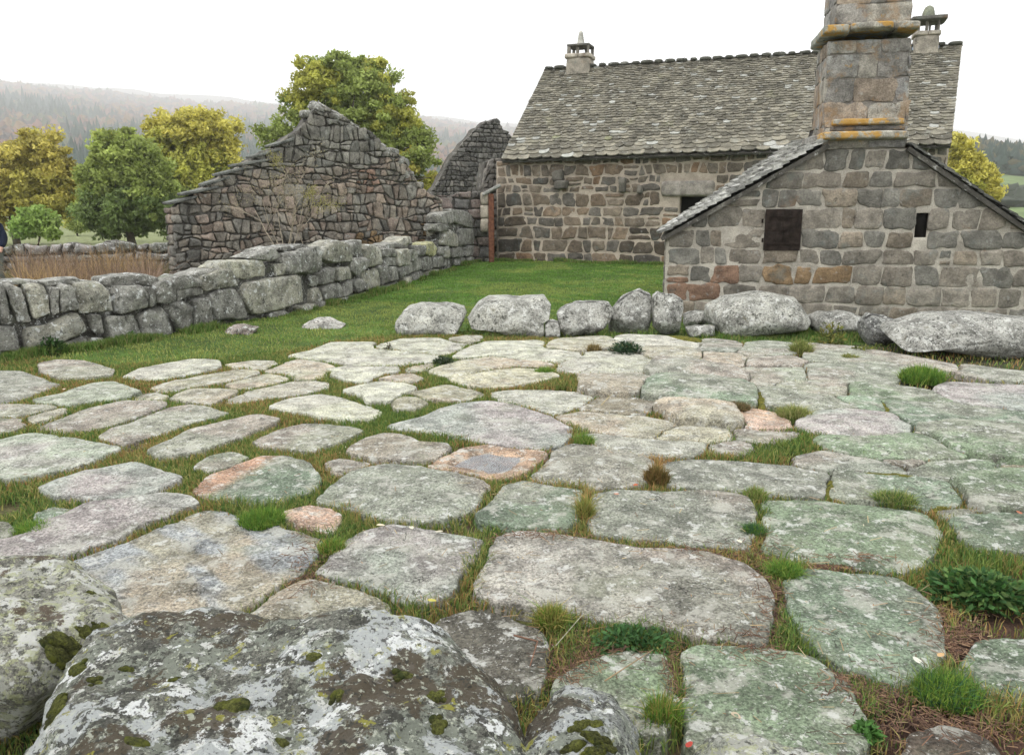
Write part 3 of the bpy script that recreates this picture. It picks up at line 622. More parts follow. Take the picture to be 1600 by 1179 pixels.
    if 'bluish streaks' in label:
        s_ = sstep(.0, .45, fbm(np.c_[q[:, 0] * 1.2 - q[:, 1] * 1.4, (q[:, 0] + q[:, 1]) * 5, q[:, 0] * 0], 3, 12))[:, None]; col = col * (1 - s_) + np.array([.33, .345, .345]) * s_
    if 'fissures' in label or 'rosy' in label: col *= 1.03
    o = mk('paving_slab', V, Fs, M['slab'], cols=np.clip(col, 0, .8)); tag(o, label, 'paving slab', 'stone slabs paving the terrace', kind='thing')
    if puddle:
        W = c + (Q - c) * .86; zz = float(np.median(z[rr < .35])) + .009
        p = mk('puddle', np.vstack([np.c_[W, np.full(n, zz)], [[c[0], c[1], zz]]]), [(n, i, (i + 1) % n) for i in range(n)], M['water'])
        tag(p, 'shallow rain puddle lying on the pink paving slab', 'puddle', kind='structure')
    return o
PLAN = [plan_slab(k, poly(s)) for k, (_, _, s) in enumerate(SLABS)]; LIM = []; GAP = []
for lab, _, s in SLABS:
    m_ = poly(s).mean(0); tz = m_[0] > 860 and m_[1] < 800; LIM.append(.10 if tz else (.035 if m_[1] > 700 else .04)); GAP.append(.013 if tz else .038)
PLAN = grow_slabs(PLAN, LIM, GAP)
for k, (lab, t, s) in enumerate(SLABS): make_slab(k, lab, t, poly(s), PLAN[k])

# ================================================================ boulders
def boulder(name, label, cat, group, P, Y=None, depth=.6, seed=0, mat='boulder', col=(.36, .355, .325), rnd=.16, noise=.03, zsink=.04, fr=3.):
    P = poly(P)
    yb = P[:, 1].max(); xb = P[:, 0].mean(); g = on_ground(xb, yb, -.02)
    Yp = g[1] + .04 if Y is None else Y
    # the outline shows the back of the top: place the plane a little behind the foot, keep the foot on the ground
    pl = Plane((-1, Yp), (1, Yp)); uv = np.array([pl.uv(x, y) for x, y in P]); lo = uv[:, 1].min()
    hi = uv[:, 1].max(); tt = (uv[:, 1] - lo) / max(hi - lo, .01); uv[:, 1] -= (EYE - uv[:, 1]) * depth * .8 / Yp * tt
    uv[:, 1] = np.where(uv[:, 1] < lo + .05, uv[:, 1] - zsink, uv[:, 1])
    V, Fs = pebble(uv, depth, pl.map, n=96, rnd=rnd, noise=noise, freq=fr, seed=seed, nfine=.008, lean=.02, facets=12, ck=.06, slope=.6, under=.7, front=np.array([0, -.8, .45]))
    o = mk(name, V, Fs, M[mat], cols=np.tile(col, (len(V), 1))); tag(o, label, cat, group); return o
ROW = [
 ('flat topped boulder at the left end of the row', '616,500 628,480 650,474 700,474 722,480 726,492 715,515 700,524 650,526 625,524 618,515'),
 ('long flat topped boulder, second from the left', '728,498 745,475 760,465 800,464 855,462 864,475 862,492 850,500 850,520 845,528 800,522 750,515 732,508'),
 ('fist shaped small stone right of the long flat boulder', '853,508 862,502 873,503 876,525 853,528'),
 ('rounded grey boulder left of the split pair', '876,490 890,478 910,468 930,470 955,474 960,490 950,510 930,520 885,526 876,515'),
 ('tallest boulder, left half of the split pair', '958,490 965,478 985,458 1005,450 1024,460 1022,500 1015,520 960,520'),
 ('upright boulder, right half of the split pair', '1024,460 1032,455 1060,458 1075,470 1070,495 1065,517 1040,522 1024,514'),
 ('small flat stone before the corner of the oven house', '1072,490 1095,485 1120,488 1115,503 1095,508 1075,510'),
 ('thin stone wedged under the small flat one', '1075,511 1120,507 1120,520 1080,524'),
 ('great white boulder below the shuttered window', '1122,480 1150,465 1200,458 1260,462 1272,475 1280,498 1262,515 1200,523 1140,526 1122,510'),
 ('low boulder with an orange patch right of the great white one', '1280,494 1300,486 1340,488 1356,495 1358,515 1330,525 1290,523 1280,512'),
 ('round dark grey boulder left of the biggest one', '1358,502 1372,488 1400,490 1420,505 1420,522 1400,536 1370,538 1358,525'),
 ('biggest boulder with a deep undercut at the right edge', '1410,530 1430,510 1470,500 1510,486 1550,486 1600,492 1680,500 1700,540 1600,560 1580,560 1540,553 1480,545 1430,543'),
]
for i, (lab, s) in enumerate(ROW):
    P = poly(s); w = np.ptp(P[:, 0]) / 120
    c = (.37, .365, .32) if i in (0, 1, 8) else (.29, .285, .255) if i != 10 else (.16, .16, .15)
    boulder('boulder', lab, 'boulder', 'boulders in a row along the terrace edge', s, depth=min(.85, max(.28, w * .75)), seed=20 + i, col=c, rnd=.06 if i < 2 else .085, noise=.028)
o = boulder('fallen_stone', 'low pale stone lying flat in the lawn', 'stone', None, '462,507 485,495 505,496 532,508 520,512 490,512', depth=.5, seed=50, rnd=.12, noise=.02, col=(.42, .40, .36))
o = boulder('fallen_stone', 'small reddish grey stone in the grass near the left wall', 'stone', None, '345,514 352,508 370,506 395,513 388,522 355,521', depth=.35, seed=51, rnd=.08, noise=.02, col=(.30, .25, .22))

def near_rock(label, P, ztop, mat, col, seed, skirt, rnd=.14, dome=.06, noise=.05, n=220, moss=(), under=0.):
    """a boulder of the low wall at the photographer's feet: plan outline at height ztop, domed top, sides down to the ground"""
    Q = np.array([on_ground(x, y, ztop - .35 * rnd)[:2] for x, y in poly(P)])
    if area2(Q) < 0: Q = Q[::-1]
    Q = resample(chaikin(Q, 2), n); c = Q.mean(0); out = Q - c; rad = np.linalg.norm(out, axis=1, keepdims=True)
    Q = Q + out / rad * (.03 * fbm(np.c_[Q * 4, Q[:, :1] * 0 + seed], 4, seed))[:, None]; out = Q - c; rad = np.linalg.norm(out, axis=1, keepdims=True)
    rings = []
    for z in np.linspace(-skirt, -rnd, 10): rings.append((c + (Q - c) * (1 - under * (-rnd - z)), np.full(n, z) + ztop, 0))
    for a in np.linspace(0, 90, 12)[1:]: rings.append((c + out * np.maximum(1 - rnd * (1 - math.cos(R(a))) * 1.3 / rad, .3), np.full(n, ztop - rnd + rnd * math.sin(R(a))), 1))
    e = rings[-1][0]
    for s in np.linspace(1, 0, 42)[1:-1]: rings.append((c + (e - c) * s, np.full(n, ztop), 1))
    V = np.concatenate([np.c_[r[0], r[1]] for r in rings] + [np.array([[c[0], c[1], ztop]])])
    rr = np.clip(np.linalg.norm(V[:, :2] - c, axis=1) / float(rad.mean()), 0, 1)
    V[:, 2] += dome * (1 - rr ** 2) * (V[:, 2] > ztop - .3)
    nrm = np.c_[(V[:, :2] - c) / float(rad.mean()) * .8, np.full(len(V), .8)]; nrm /= np.linalg.norm(nrm, axis=1, keepdims=True)
    V = V + nrm * (noise * fbm(V * 2.6 + seed, 5, seed, .52) + .012 * fbm(V * 14, 4, seed + 2, .6) )[:, None]
    o = mk('foreground_boulder', V, ring_faces(len(rings), n, cap0=False), M[mat], cols=np.tile(col, (len(V), 1)))
    tag(o, label, 'boulder', 'lichened boulders at the near edge')
    from mathutils.bvhtree import BVHTree
    bt = BVHTree.FromPolygons([tuple(v) for v in V], ring_faces(len(rings), n, cap0=False))
    for j, (mx_, my_, sx, sy, h) in enumerate(moss):
        d = ray(mx_, my_); hit = bt.ray_cast(Vector((0, 0, EYE)), Vector(d))
        if hit[0] is None: continue
        p = np.array(hit[0]); nn = np.array(hit[1]); nn = nn if nn[2] > 0 else -nn
        a = np.cross(nn, [0, 1, 0]); a /= np.linalg.norm(a); bb = np.cross(nn, a); mbb = MB(); rq = np.random.default_rng(j + seed); t = np.linspace(0, 2 * math.pi, 26, endpoint=False)
        for q in range(9):
            ox, oy = (rq.normal(0, .55, 2) * (sx, sy)) if q else (0, 0); f = rq.uniform(.3, .75) if q else .8; pc = p + a * ox + bb * oy; VV = []
            for rr_, hh in ((1., -.35), (.97, .05), (.85, .4), (.6, .68), (.3, .8)): VV.append(pc + (np.cos(t) * sx * f * rr_)[:, None] * a + (np.sin(t) * sy * f * rr_)[:, None] * bb + nn * hh * h * .75 * (f + .2))
            VV = np.vstack(VV + [(pc + nn * h * .62 * (f + .2))[None]]); dd = VV - pc; VV = VV + dd * (.45 * fbm(VV * 40, 3, j + q, .6))[:, None]; mbb.add(VV, ring_faces(5, 26, cap0=False), np.array((.075, .08, .018)) * rq.uniform(.6, 1.5))
        mbb.build('moss_cushion', M['moss'], o)
    return o
near_rock('huge boulder blotched white, brown and moss in the left foreground', '25,1200 50,1120 78,1060 120,1020 170,990 205,972 260,957 330,947 400,946 500,960 600,975 680,985 740,1010 800,1050 832,1090 832,1140 826,1200 800,1500 400,1700 60,1550', .42, 'near_boulder', (.15, .15, .125), 31, .55,
    moss=[(120, 1045, .03, .018, .018), (145, 1062, .02, .013, .015), (195, 1045, .018, .012, .012), (60, 1130, .05, .03, .02), (90, 1110, .04, .03, .02), (523, 1086, .018, .02, .016), (685, 1138, .02, .02, .012), (630, 1055, .022, .016, .014), (270, 1062, .02, .014, .013),
          (290, 948, .03, .012, .012), (360, 1105, .03, .022, .008), (490, 1024, .02, .012, .012), (682, 1088, .018, .014, .012), (210, 1160, .03, .02, .01), (440, 1160, .02, .015, .01)])
near_rock('mossy boulder crusted yellow green, cut by the left edge', '-400,900 -200,880 0,868 60,867 130,878 180,905 215,950 216,964 190,985 110,1012 60,1045 0,1052 -200,1060 -400,1040', .35, 'green_boulder', (.22, .215, .18), 33, .6, dome=.02, noise=.03, under=1.4,
    moss=[(140, 992, .05, .025, .02), (110, 1010, .06, .03, .02), (160, 985, .03, .015, .015), (141, 925, .014, .01, .01), (90, 1025, .05, .03, .02)])
near_rock('small humped grey boulder right of the huge one', '822,1160 832,1112 850,1082 880,1062 920,1062 960,1075 992,1105 1008,1150 1004,1210 985,1320 900,1420 815,1340 808,1250', .34, 'near_boulder', (.26, .27, .25), 37, .5, rnd=.12, dome=.05, noise=.03, n=140,
    moss=[(925, 1066, .018, .012, .012), (912, 1132, .035, .022, .02), (930, 1152, .04, .02, .02), (1002, 1130, .02, .03, .018), (895, 1168, .025, .014, .015), (925, 1172, .025, .014, .015)])
near_rock('yellowish lichened stone cut by the bottom edge', '1085,1200 1110,1160 1150,1147 1220,1153 1300,1168 1362,1200 1340,1300 1120,1320', .22, 'green_boulder', (.30, .31, .26), 41, .4, rnd=.08, dome=.03, noise=.02, n=120)
# ================================================================ masonry
def clip_u(P, a, b):
    P = P.copy(); P[:, 0] = np.clip(P[:, 0], a, b); return P
def masonry(mb, mapf, u0, u1, v0, top, hr, wr, gap, relief, pal, seed, holes=(), wav=.03, m=0, grow=None, split=.12, rnd=.3, noise=.012, cf=None, irr=.25, ck=.10):
    rng = np.random.default_rng(seed); vmax = max(top(u) for u in np.linspace(u0, u1, 60)); hs = [v0]
    while hs[-1] < vmax: 
        k = 1 if grow is None else grow((hs[-1] - v0) / max(vmax - v0, .01)); hs.append(hs[-1] + rng.uniform(*hr) * k)
    us = np.linspace(u0 - 1, u1 + 1, 400)
    bd = [h + (wav * fbm(np.c_[us * 1.7, np.full(400, i * 3.3), np.full(400, seed)], 3, seed) if i else 0 * us) for i, h in enumerate(hs)]
    for i in range(len(hs) - 1):
        lo = lambda u: np.interp(u, us, bd[i]); hi = lambda u: np.interp(u, us, bd[i + 1]); u = u0 - rng.uniform(0, wr[0] * .6) * 0; k = 1 if grow is None else grow((hs[i] - v0) / max(vmax - v0, .01)); sl0 = 0
        while u < u1 - .03:
            w = rng.uniform(*wr) * k * (.6 if rng.random() < .2 else 1); ue = min(u + w, u1)
            if u1 - ue < wr[0] * .35 * k: ue = u1
            for h in holes:
                if h[2] < hs[i + 1] - .04 and h[3] > hs[i] + .04:
                    if u < h[0] < ue: ue = h[0]
                    if h[0] - .01 <= u < h[1]: u = h[1]; ue = max(ue, u + w); sl0 = 0
                    if u < h[0] and h[0] - ue < .08: ue = h[0]
            ue = min(ue, u1)
            if ue - u < .05: u = ue + .001; continue
            sl1 = 0 if ue >= u1 - .001 or any(abs(ue - h[0]) < .01 for h in holes) else rng.uniform(-irr, irr) * (hs[i + 1] - hs[i])
            parts = [(0, 1)]
            if rng.random() < split: c_ = rng.uniform(.35, .65); parts = [(0, c_), (c_, 1)]
            for a, b in parts:
                g = gap * rng.uniform(.6, 1.3) / 2
                f = lambda uu, t: lo(uu) * (1 - t) + hi(uu) * t
                q = []
                for s, t in ((0, a), (.5, a), (1, a), (1, (a + b) / 2), (1, b), (.5, b), (0, b), (0, (a + b) / 2)):
                    uu = u + (ue - u) * s + sl0 * (t - .5) * (1 - s) + sl1 * (t - .5) * s
                    vv = f(uu, t); uu += g if s == 0 else (-g if s == 1 else rng.normal(0, .04) * (ue - u)); vv += g if t == a else (-g if t == b else 0)
                    q.append((uu, vv))
                q = np.array(q); tp = np.array([top(x) for x in q[:, 0]]); 
                if (q[:, 1] > tp - .03).sum() > 5: continue
                q[:, 1] = np.minimum(q[:, 1], tp - .015)
                if np.ptp(q[:, 1]) < .045 or abs(area2(q)) < .004: continue
                c0 = q.mean(0); q = c0 + (q - c0) * (1 + rng.normal(0, .05, (len(q), 1)))
                P = resample(chaikin(q, 2, ck), 22); c = P.mean(0); rad = np.linalg.norm(P - c, axis=1, keepdims=True)
                P = P + (P - c) / rad * (.035 * min(1, rad.mean() * 5) * noise3(np.c_[P * 9, np.full(22, seed)], seed))[:, None]
                rr_ = relief * rng.uniform(.5, 1.3); ri = min(rnd * rad.min(), .06)
                rings = [(P, .03), (P, -rr_ * .35), (c + (P - c) * np.maximum(1 - ri * .35 / rad, .3), -rr_ * .75), (c + (P - c) * np.maximum(1 - ri / rad, .3), -rr_), (c + (P - c) * .5, -rr_ * 1.12)]
                U = np.array([r[0] for r in rings]); W = np.array([np.full(22, r[1]) for r in rings])
                nz = noise * fbm(np.concatenate([U, np.full(U.shape[:2] + (1,), seed * 1.)], -1) * 6, 3, seed); nz[0] = 0; W = W + nz
                V = np.vstack([mapf(U[..., 0], U[..., 1], W).reshape(-1, 3), mapf(c[:1], c[1:2], np.array([-rr_ * 1.15]))])
                col = cf(c[0], c[1], rng) if cf is not None else np.array(pal[rng.integers(len(pal))]) * rng.uniform(.8, 1.2)
                mb.add(V, ring_faces(5, 22, cap0=False), col, m)
            u = ue; sl0 = sl1
def panel(mb, mapf, u0, u1, v0, top, thick, w0=0., holes=(), step=.12, noise=.015, m=0, col=(1, 1, 1), seed=0):
    """solid wall body: front and back sheets with openings cut through, edges closed"""
    us = sorted(set(list(np.round(np.arange(u0, u1, step), 3)) + [round(u1, 3)] + [round(h[i], 3) for h in holes for i in (0, 1)]))
    vm = max(top(u) for u in us); vs = sorted(set(list(np.round(np.arange(v0, vm, step), 3)) + [round(vm + .01, 3)] + [round(h[i], 3) for h in holes for i in (2, 3)]))
    us = np.array(us); vs = np.array(vs); tp = np.array([top(u) for u in us]); nu, nv = len(us), len(vs)
    U, Vv = np.meshgrid(us, vs); Vc = np.minimum(Vv, tp[None, :]); W = w0 + noise * fbm(np.stack([U * 3, Vc * 3, U * 0 + seed], -1), 3, seed)
    cell = np.zeros((nv - 1, nu - 1), bool)
    for j in range(nv - 1):
        for i in range(nu - 1):
            cu, cv = (us[i] + us[i + 1]) / 2, (vs[j] + vs[j + 1]) / 2
            if vs[j] >= max(tp[i], tp[i + 1]) - 1e-4: continue
            if any(h[0] < cu < h[1] and h[2] < cv < h[3] for h in holes): continue
            cell[j, i] = True
    Vf = mapf(U, Vc, W).reshape(-1, 3); Vb = mapf(U, Vc, np.full_like(U, w0 + thick)).reshape(-1, 3); n = nu * nv; id_ = lambda j, i: j * nu + i
    Fs = []
    for j in range(nv - 1):
        for i in range(nu - 1):
            if not cell[j, i]: continue
            a, b, c, d = id_(j, i), id_(j, i + 1), id_(j + 1, i + 1), id_(j + 1, i); Fs += [(a, b, c, d), (n + d, n + c, n + b, n + a)]
            if j == 0 or not cell[j - 1, i]: Fs.append((b, a, n + a, n + b))
            if j == nv - 2 or not cell[j + 1, i]: Fs.append((d, c, n + c, n + d))
            if i == 0 or not cell[j, i - 1]: Fs.append((a, d, n + d, n + a))
            if i == nu - 2 or not cell[j, i + 1]: Fs.append((c, b, n + b, n + c))
    mb.add(np.vstack([Vf, Vb]), Fs, col, m)
def slate_roof(name, A, B, Cc, D, exps, ws, th, parent, seed, cf=None, under=.03, overs=0.):
    rng = np.random.default_rng(seed); A, B, Cc, D = [np.asarray(p, float) for p in (A, B, Cc, D)]
    S = lambda s, t: (A * (1 - s) + B * s) * (1 - t) + (D * (1 - s) + Cc * s) * t
    Ls = (np.linalg.norm(B - A) + np.linalg.norm(Cc - D)) / 2; Lt = (np.linalg.norm(D - A) + np.linalg.norm(Cc - B)) / 2
    N = np.cross(B - A, D - A); N /= np.linalg.norm(N); es = (B - A) / np.linalg.norm(B - A); et = np.cross(N, es)
    mb = MB(); b0 = []; 
    for s in np.linspace(0, 1, 9):
        for t in np.linspace(0, 1, 5): b0.append(S(s, t) - N * under)
    Fs = [(i * 5 + j, (i + 1) * 5 + j, (i + 1) * 5 + j + 1, i * 5 + j + 1) for i in range(8) for j in range(4)]
    n = 45; Fs2 = [tuple(n + k for k in f[::-1]) for f in Fs]
    rim = [i * 5 for i in range(9)] + [40 + j for j in range(1, 5)] + [i * 5 + 4 for i in range(7, -1, -1)] + [j for j in range(3, 0, -1)]
    rf = [(rim[i], n + rim[i], n + rim[(i + 1) % len(rim)], rim[(i + 1) % len(rim)]) for i in range(len(rim))]
    mb.add(np.vstack([b0, np.array(b0) - N * .06]), Fs + Fs2 + rf, (.07, .065, .055))
    t = 0.; k = 0
    while t < 1.:
        f = t; e = (exps[0] * (1 - f) + exps[1] * f) if t > exps[2] else exps[3]; w = (ws[0] * (1 - f) + ws[1] * f) if t > exps[2] else ws[2]
        L = e * 2.0; s = -rng.uniform(0, w / Ls)
        while s < 1.0:
            ww = w * rng.uniform(.8, 1.2); sc = s + ww / Ls / 2
            if sc - ww / Ls * .5 > 1: break
            if sc + .3 * ww / Ls > 1 or sc - .3 * ww / Ls < 0: sc = min(max(sc, .45 * ww / Ls), 1 - .45 * ww / Ls)
            tt = t + rng.normal(0, .12) * e / Lt; c = S(sc, max(tt, 0 if k else -.01)); L_ = min(L, (1.0 - tt) * Lt + .04)
            if L_ > .05:
                h = ww * .49; ar = e * rng.uniform(.35, .6)
                an = np.linspace(math.pi, 2 * math.pi, 7); o2 = [(math.cos(a) * h, ar + math.sin(a) * ar + rng.normal(0, .006)) for a in an] + [(h, L_), (-h, L_)]
                o2 = np.array(o2); zh = th * (1.9 - 1.5 * o2[:, 1] / max(L_, .01)) + rng.uniform(0, .3) * th; tw = rng.normal(0, .03)
                T = c + o2[:, :1] * es + o2[:, 1:] * et + (zh + tw * o2[:, 0])[:, None] * N; Bm = T - N * th * .9
                m_ = len(o2); cc = cf(sc, tt, rng) if cf else np.array((.20, .195, .16)) * rng.uniform(.7, 1.35)
                mb.add(np.vstack([T, Bm]), [tuple(range(m_))] + [(i, m_ + i, m_ + (i + 1) % m_, (i + 1) % m_) for i in range(m_)] + [tuple(range(2 * m_ - 1, m_ - 1, -1))], cc)
            s += ww / Ls * .98
        t += e / Lt; k += 1
    o = mb.build(name, M['lauze'], parent, smooth=False); return o, S, N, es
def px_top(pl, pts):
    uv = np.array([pl.uv(x, y) for x, y in pts]); return lambda u: float(np.interp(u, uv[:, 0], uv[:, 1]))
def shifted(pl, w):
    q = Plane((0, 0), (1, 0)); q.o = pl.o + pl.n * w; q.e = pl.e; q.n = pl.n; q.len = pl.len; return q

# ---------------------------------------------------------------- long farmhouse
LP = Plane((-.46, 24.0), (-.46 + .943 * 12, 24.0 - .334 * 12))
uL = LP.uv(776, 330)[0]; uR = LP.uv(1482, 240)[0]
house = thing('stone_farmhouse', tuple(LP.map(np.array([6.]), np.array([0.]), np.array([3.]))[0]), 'long stone farmhouse with a mossy fish scale slate roof and pale mortar joints', 'farmhouse')
eL = on_plane(784, 251, LP.o - LP.n * .32, LP.n); eR = on_plane(1486, 227, LP.o - LP.n * .32, LP.n)
rL = on_plane(852, 110, LP.o + LP.n * 3.1, LP.n); rR = on_plane(1503, 71, LP.o + LP.n * 3.1, LP.n)
tl = lambda u: float(np.interp(u, [uL, uR], [LP.uv(784, 250)[1], LP.uv(1486, 227)[1]])) - .04
ho = []; a = LP.uv(1062, 307); b = LP.uv(1112, 308); ho.append((a[0], b[0], 1.05, a[1]))
mb = MB(); panel(mb, LP.map, uL, uR, -.2, tl, .5, holes=ho, m=1, col=(.41, .35, .28), noise=.008)
P_L = [(.155, .13, .10), (.18, .148, .112), (.11, .097, .08), (.165, .13, .095), (.14, .125, .105), (.20, .15, .105)]
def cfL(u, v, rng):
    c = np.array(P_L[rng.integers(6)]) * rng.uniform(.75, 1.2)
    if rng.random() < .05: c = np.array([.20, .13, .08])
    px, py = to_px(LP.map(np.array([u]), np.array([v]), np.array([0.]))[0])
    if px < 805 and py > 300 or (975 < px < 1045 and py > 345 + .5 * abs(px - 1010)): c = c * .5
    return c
lin = LP.uv(1034, 283), LP.uv(1116, 306); lv0 = lin[1][1]; holL = [ho[0], (lin[0][0] - .02, lin[1][0] + .02, lv0, lin[0][1] + .02)]
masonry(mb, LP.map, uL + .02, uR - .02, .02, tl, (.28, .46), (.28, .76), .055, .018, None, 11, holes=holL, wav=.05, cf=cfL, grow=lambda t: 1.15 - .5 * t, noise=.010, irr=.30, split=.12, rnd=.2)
wl = mb.build('wall', [M['masonry'], M['mortar']], house)
V, Fs = rock_box(LP.map(np.array([(lin[0][0] + lin[1][0]) / 2]), np.array([(lin[0][1] + lin[1][1]) / 2]), np.array([.1]))[0], (lin[1][0] - lin[0][0], .36, lin[0][1] - lin[1][1]), yaw=-math.atan2(.334, .943), noise=.008, p=14, seed=2)
mk('lintel', V, Fs, M['masonry'], parent=house, cols=np.tile((.27, .245, .21), (len(V), 1)))
mb = MB(); h = ho[0]; V = LP.map(np.array([h[0] - .1, h[1] + .1, h[1] + .1, h[0] - .1]), np.array([.8, .8, h[3] + .1, h[3] + .1]), np.full(4, .55)); mb.add(V, [(0, 1, 2, 3)], (1, 1, 1)); mb.build('painted_dark_backing', M['dark'], house)  # black sheet behind the opening, the unlit inside painted as colour
for (x, y, sx, sy, sz, sd_) in ((873, 275, .34, .40, .34, 3), (879, 289, .40, .55, .26, 4), (974, 290, .20, .45, .42, 5), (1001, 296, .16, .5, .24, 6)):
    p = LP.uv(x, y); V, Fs = rock_box(LP.map(p[:1], p[1:], np.array([-.02]))[0], (sx, sy, sz), yaw=-.34, noise=.03, seed=sd_); mk('corbel_stone', V, Fs, M['masonry'], parent=house, cols=np.tile((.13, .12, .10), (len(V), 1)))
# side walls and rear slope close the building
back = lambda p: p + LP.n * 6.3
for nm, u, e_, r_ in (('side_wall', max(uL, float(np.dot(eL - LP.o, LP.e)), float(np.dot(rL - LP.o, LP.e))) + .12, eL, rL), ('side_wall', min(uR, float(np.dot(rR - LP.o, LP.e))) - .05, eR, rR)):
    zt = tl(u); zr = r_[2] - .22; mb = MB(); sg = 1 if u < 1 else -1
    o_ = LP.map(np.array([u]), np.array([0.]), np.array([.03]))[0]
    mp_ = lambda uu, vv, ww, o_=o_, sg=sg: o_ + np.asarray(uu)[..., None] * LP.n + np.asarray(vv)[..., None] * np.array([0, 0, 1.]) + np.asarray(ww)[..., None] * LP.e * sg
    tp_ = lambda uu: float(np.interp(uu, [0, 3.1, 6.3], [zt, zr, zt]))
    panel(mb, mp_, 0, 6.3, -.2, tp_, .5, m=1, col=(.40, .35, .28)); masonry(mb, mp_, .02, 6.28, .02, tp_, (.25, .4), (.3, .7), .06, .03, P_L, 12, wav=.04)
    mb.build(nm, [M['masonry'], M['mortar']], house)
def cfR(s, t, rng):
    c = np.array((.15, .138, .106)) * rng.uniform(.6, 1.4); r = rng.random()
    if r < .04: c = np.array((.30, .30, .27))
    elif r < .06 and t < .2: c = np.array((.19, .19, .11))
    return c * (1.1 if t < .14 else 1)
roof, SR, NR, eR_ = slate_roof('roof', eL, eR, rR, rL, (.15, .09, .11, .19), (.25, .165, .34), .034, house, 7, cf=cfR)
slate_roof('rear_roof', rR * 0 + eR + LP.n * 6.9, eL + LP.n * 6.9, rL + LP.n * .02, rR + LP.n * .02, (.3, .3, .1, .3), (.6, .6, .6), .03, house, 8)
for i, s in enumerate(np.arange(.012, .995, .0295)):
    p = SR(s, 1.0) + np.array([0, 0, .05]); V, Fs = rock_box(p, (.30 + .08 * math.sin(i * 2.3), .34, .12), yaw=-.34, noise=.02, seed=i, n=4, p=3.2)
    mk('ridge_stone', V, Fs, M['lauze'], parent=roof, cols=np.tile((.075, .075, .06), (len(V), 1)))
def lantern(parent, cx, ybot, pxs, w, label_w, Yc, zsink=.35):
    """stack with a ledge, open lantern of pillars, cap slab and finial; pxs = image heights of the levels"""
    z = [at_y(cx, y, Yc)[2] for y in pxs]; c = at_y(cx, pxs[0], Yc)       # levels: stack top, ledge top, pillar top, cap top, finial top
    yaw = -.34; ca, sa = math.cos(yaw), math.sin(yaw); X0, Y0 = c[0], Yc
    zb = at_y(cx, ybot, Yc)[2] - zsink
    off = lambda a, b: np.array([X0 + a * ca - b * sa, Y0 + a * sa + b * ca])
    mb = MB(); V, Fs = rock_box((X0, Y0, (zb + z[0]) / 2), (w, w, z[0] - zb), yaw, 1, .01, n=8, p=16); mb.add(V, Fs, (.30, .27, .22)); st = mb.build('chimney', M['masonry'], parent)
    for k in (-1, 1):
        V, Fs = rock_box((*off(k * w * .27, 0), (z[0] + z[1]) / 2), (w * .565, w * 1.12, z[1] - z[0] + .02), yaw, 2 + k, .025, n=6, p=8); o = mk('ledge', V, Fs, M['masonry'], parent=st, cols=np.tile((.38, .34, .28), (len(V), 1)))
    hp = z[2] - z[1]
    for a, b, s in ((-.40, -.38, .18), (.42, -.38, .12), (-.40, .38, .14), (.42, .38, .16), (-.05, -.30, .14), (.15, .3, .12)):
        V, Fs = rock_box((*off(a * w, b * w), (z[1] + z[2]) / 2), (w * s * .8, w * s * .8, hp + .02), yaw, int(a * 9 + 20), .01, n=4, p=8); mk('lantern_pillar', V, Fs, M['masonry'], parent=st, cols=np.tile((.22, .20, .17), (len(V), 1)))
    V, Fs = rock_box((X0, Y0, (z[2] + z[3]) / 2), (w * label_w, w * label_w, z[3] - z[2] + .02), yaw, 9, .008, n=6, p=16); mk('cap_slab', V, Fs, M['masonry'], parent=st, cols=np.tile((.12, .115, .10), (len(V), 1)))
    hf = z[4] - z[3]; pts = [(X0, Y0, z[3] - .02), (X0, Y0, z[3] + hf * .15), (X0, Y0, z[3] + hf * .5), (X0, Y0, z[3] + hf * .85), (X0, Y0, z[4])]
    return st, pts
st, pts = lantern(house, 907, 104, (93, 87, 74.5, 72, 49), .76, .98, SR(.085, 1)[1])
V, Fs = tube(pts, [.17, .12, .095, .07, .045], 12); mk('finial', V, Fs, M['masonry'], parent=st, cols=np.tile((.42, .41, .36), (len(V), 1)))
Yr = SR(.925, 1)[1]
st, pts = lantern(house, 1447, 83, (58, 52, 35, 30, 9), .62, 1.45, Yr, .4)
V, Fs = tube(pts, [.16, .17, .15, .11, .03], 12); mk('finial', V, Fs, M['masonry'], parent=st, cols=np.tile((.20, .21, .15), (len(V), 1)))
q = [SR(.897, .945), SR(.953, .945), SR(.953, .995), SR(.897, .995)]; q = [p + NR * .10 for p in q]; q2 = [p - NR * .02 for p in q]
mk('flashing', np.array(q + q2), [(0, 1, 2, 3), (7, 6, 5, 4), (0, 4, 5, 1), (1, 5, 6, 2), (2, 6, 7, 3), (3, 7, 4, 0)], M['zinc'], parent=house, smooth=False)

# ---------------------------------------------------------------- oven house with the great chimney
ca, sa = math.cos(R(11.5)), math.sin(R(11.5))
a0 = at_y(1040, 400, 12.0); SPn = Plane((a0[0], 12.0), (a0[0] + ca * 6, 12.0 - sa * 6))
small = thing('oven_house', tuple(SPn.map(np.array([3.]), np.array([0.]), np.array([1.5]))[0]), 'low gabled stone oven house with a great lichened chimney on its front wall', 'oven house')
tpS = px_top(SPn, [(1020, 376), (1034, 370), (1285, 232), (1425, 232), (1482, 268), (1600, 353), (1760, 470)])
u1 = SPn.uv(1730, 440)[0]
hs1 = SPn.uv(1192, 391), SPn.uv(1254, 327); h1 = (hs1[0][0] + .03, hs1[1][0] - .03, hs1[0][1] + .03, hs1[1][1] - .03)
hs2 = SPn.uv(1428, 371), SPn.uv(1453, 333); h2 = (hs2[0][0], hs2[1][0], hs2[0][1], hs2[1][1])
mb = MB(); panel(mb, SPn.map, 0, u1, -.25, tpS, .45, holes=[h1, h2], m=1, col=(.42, .385, .325), noise=.007)
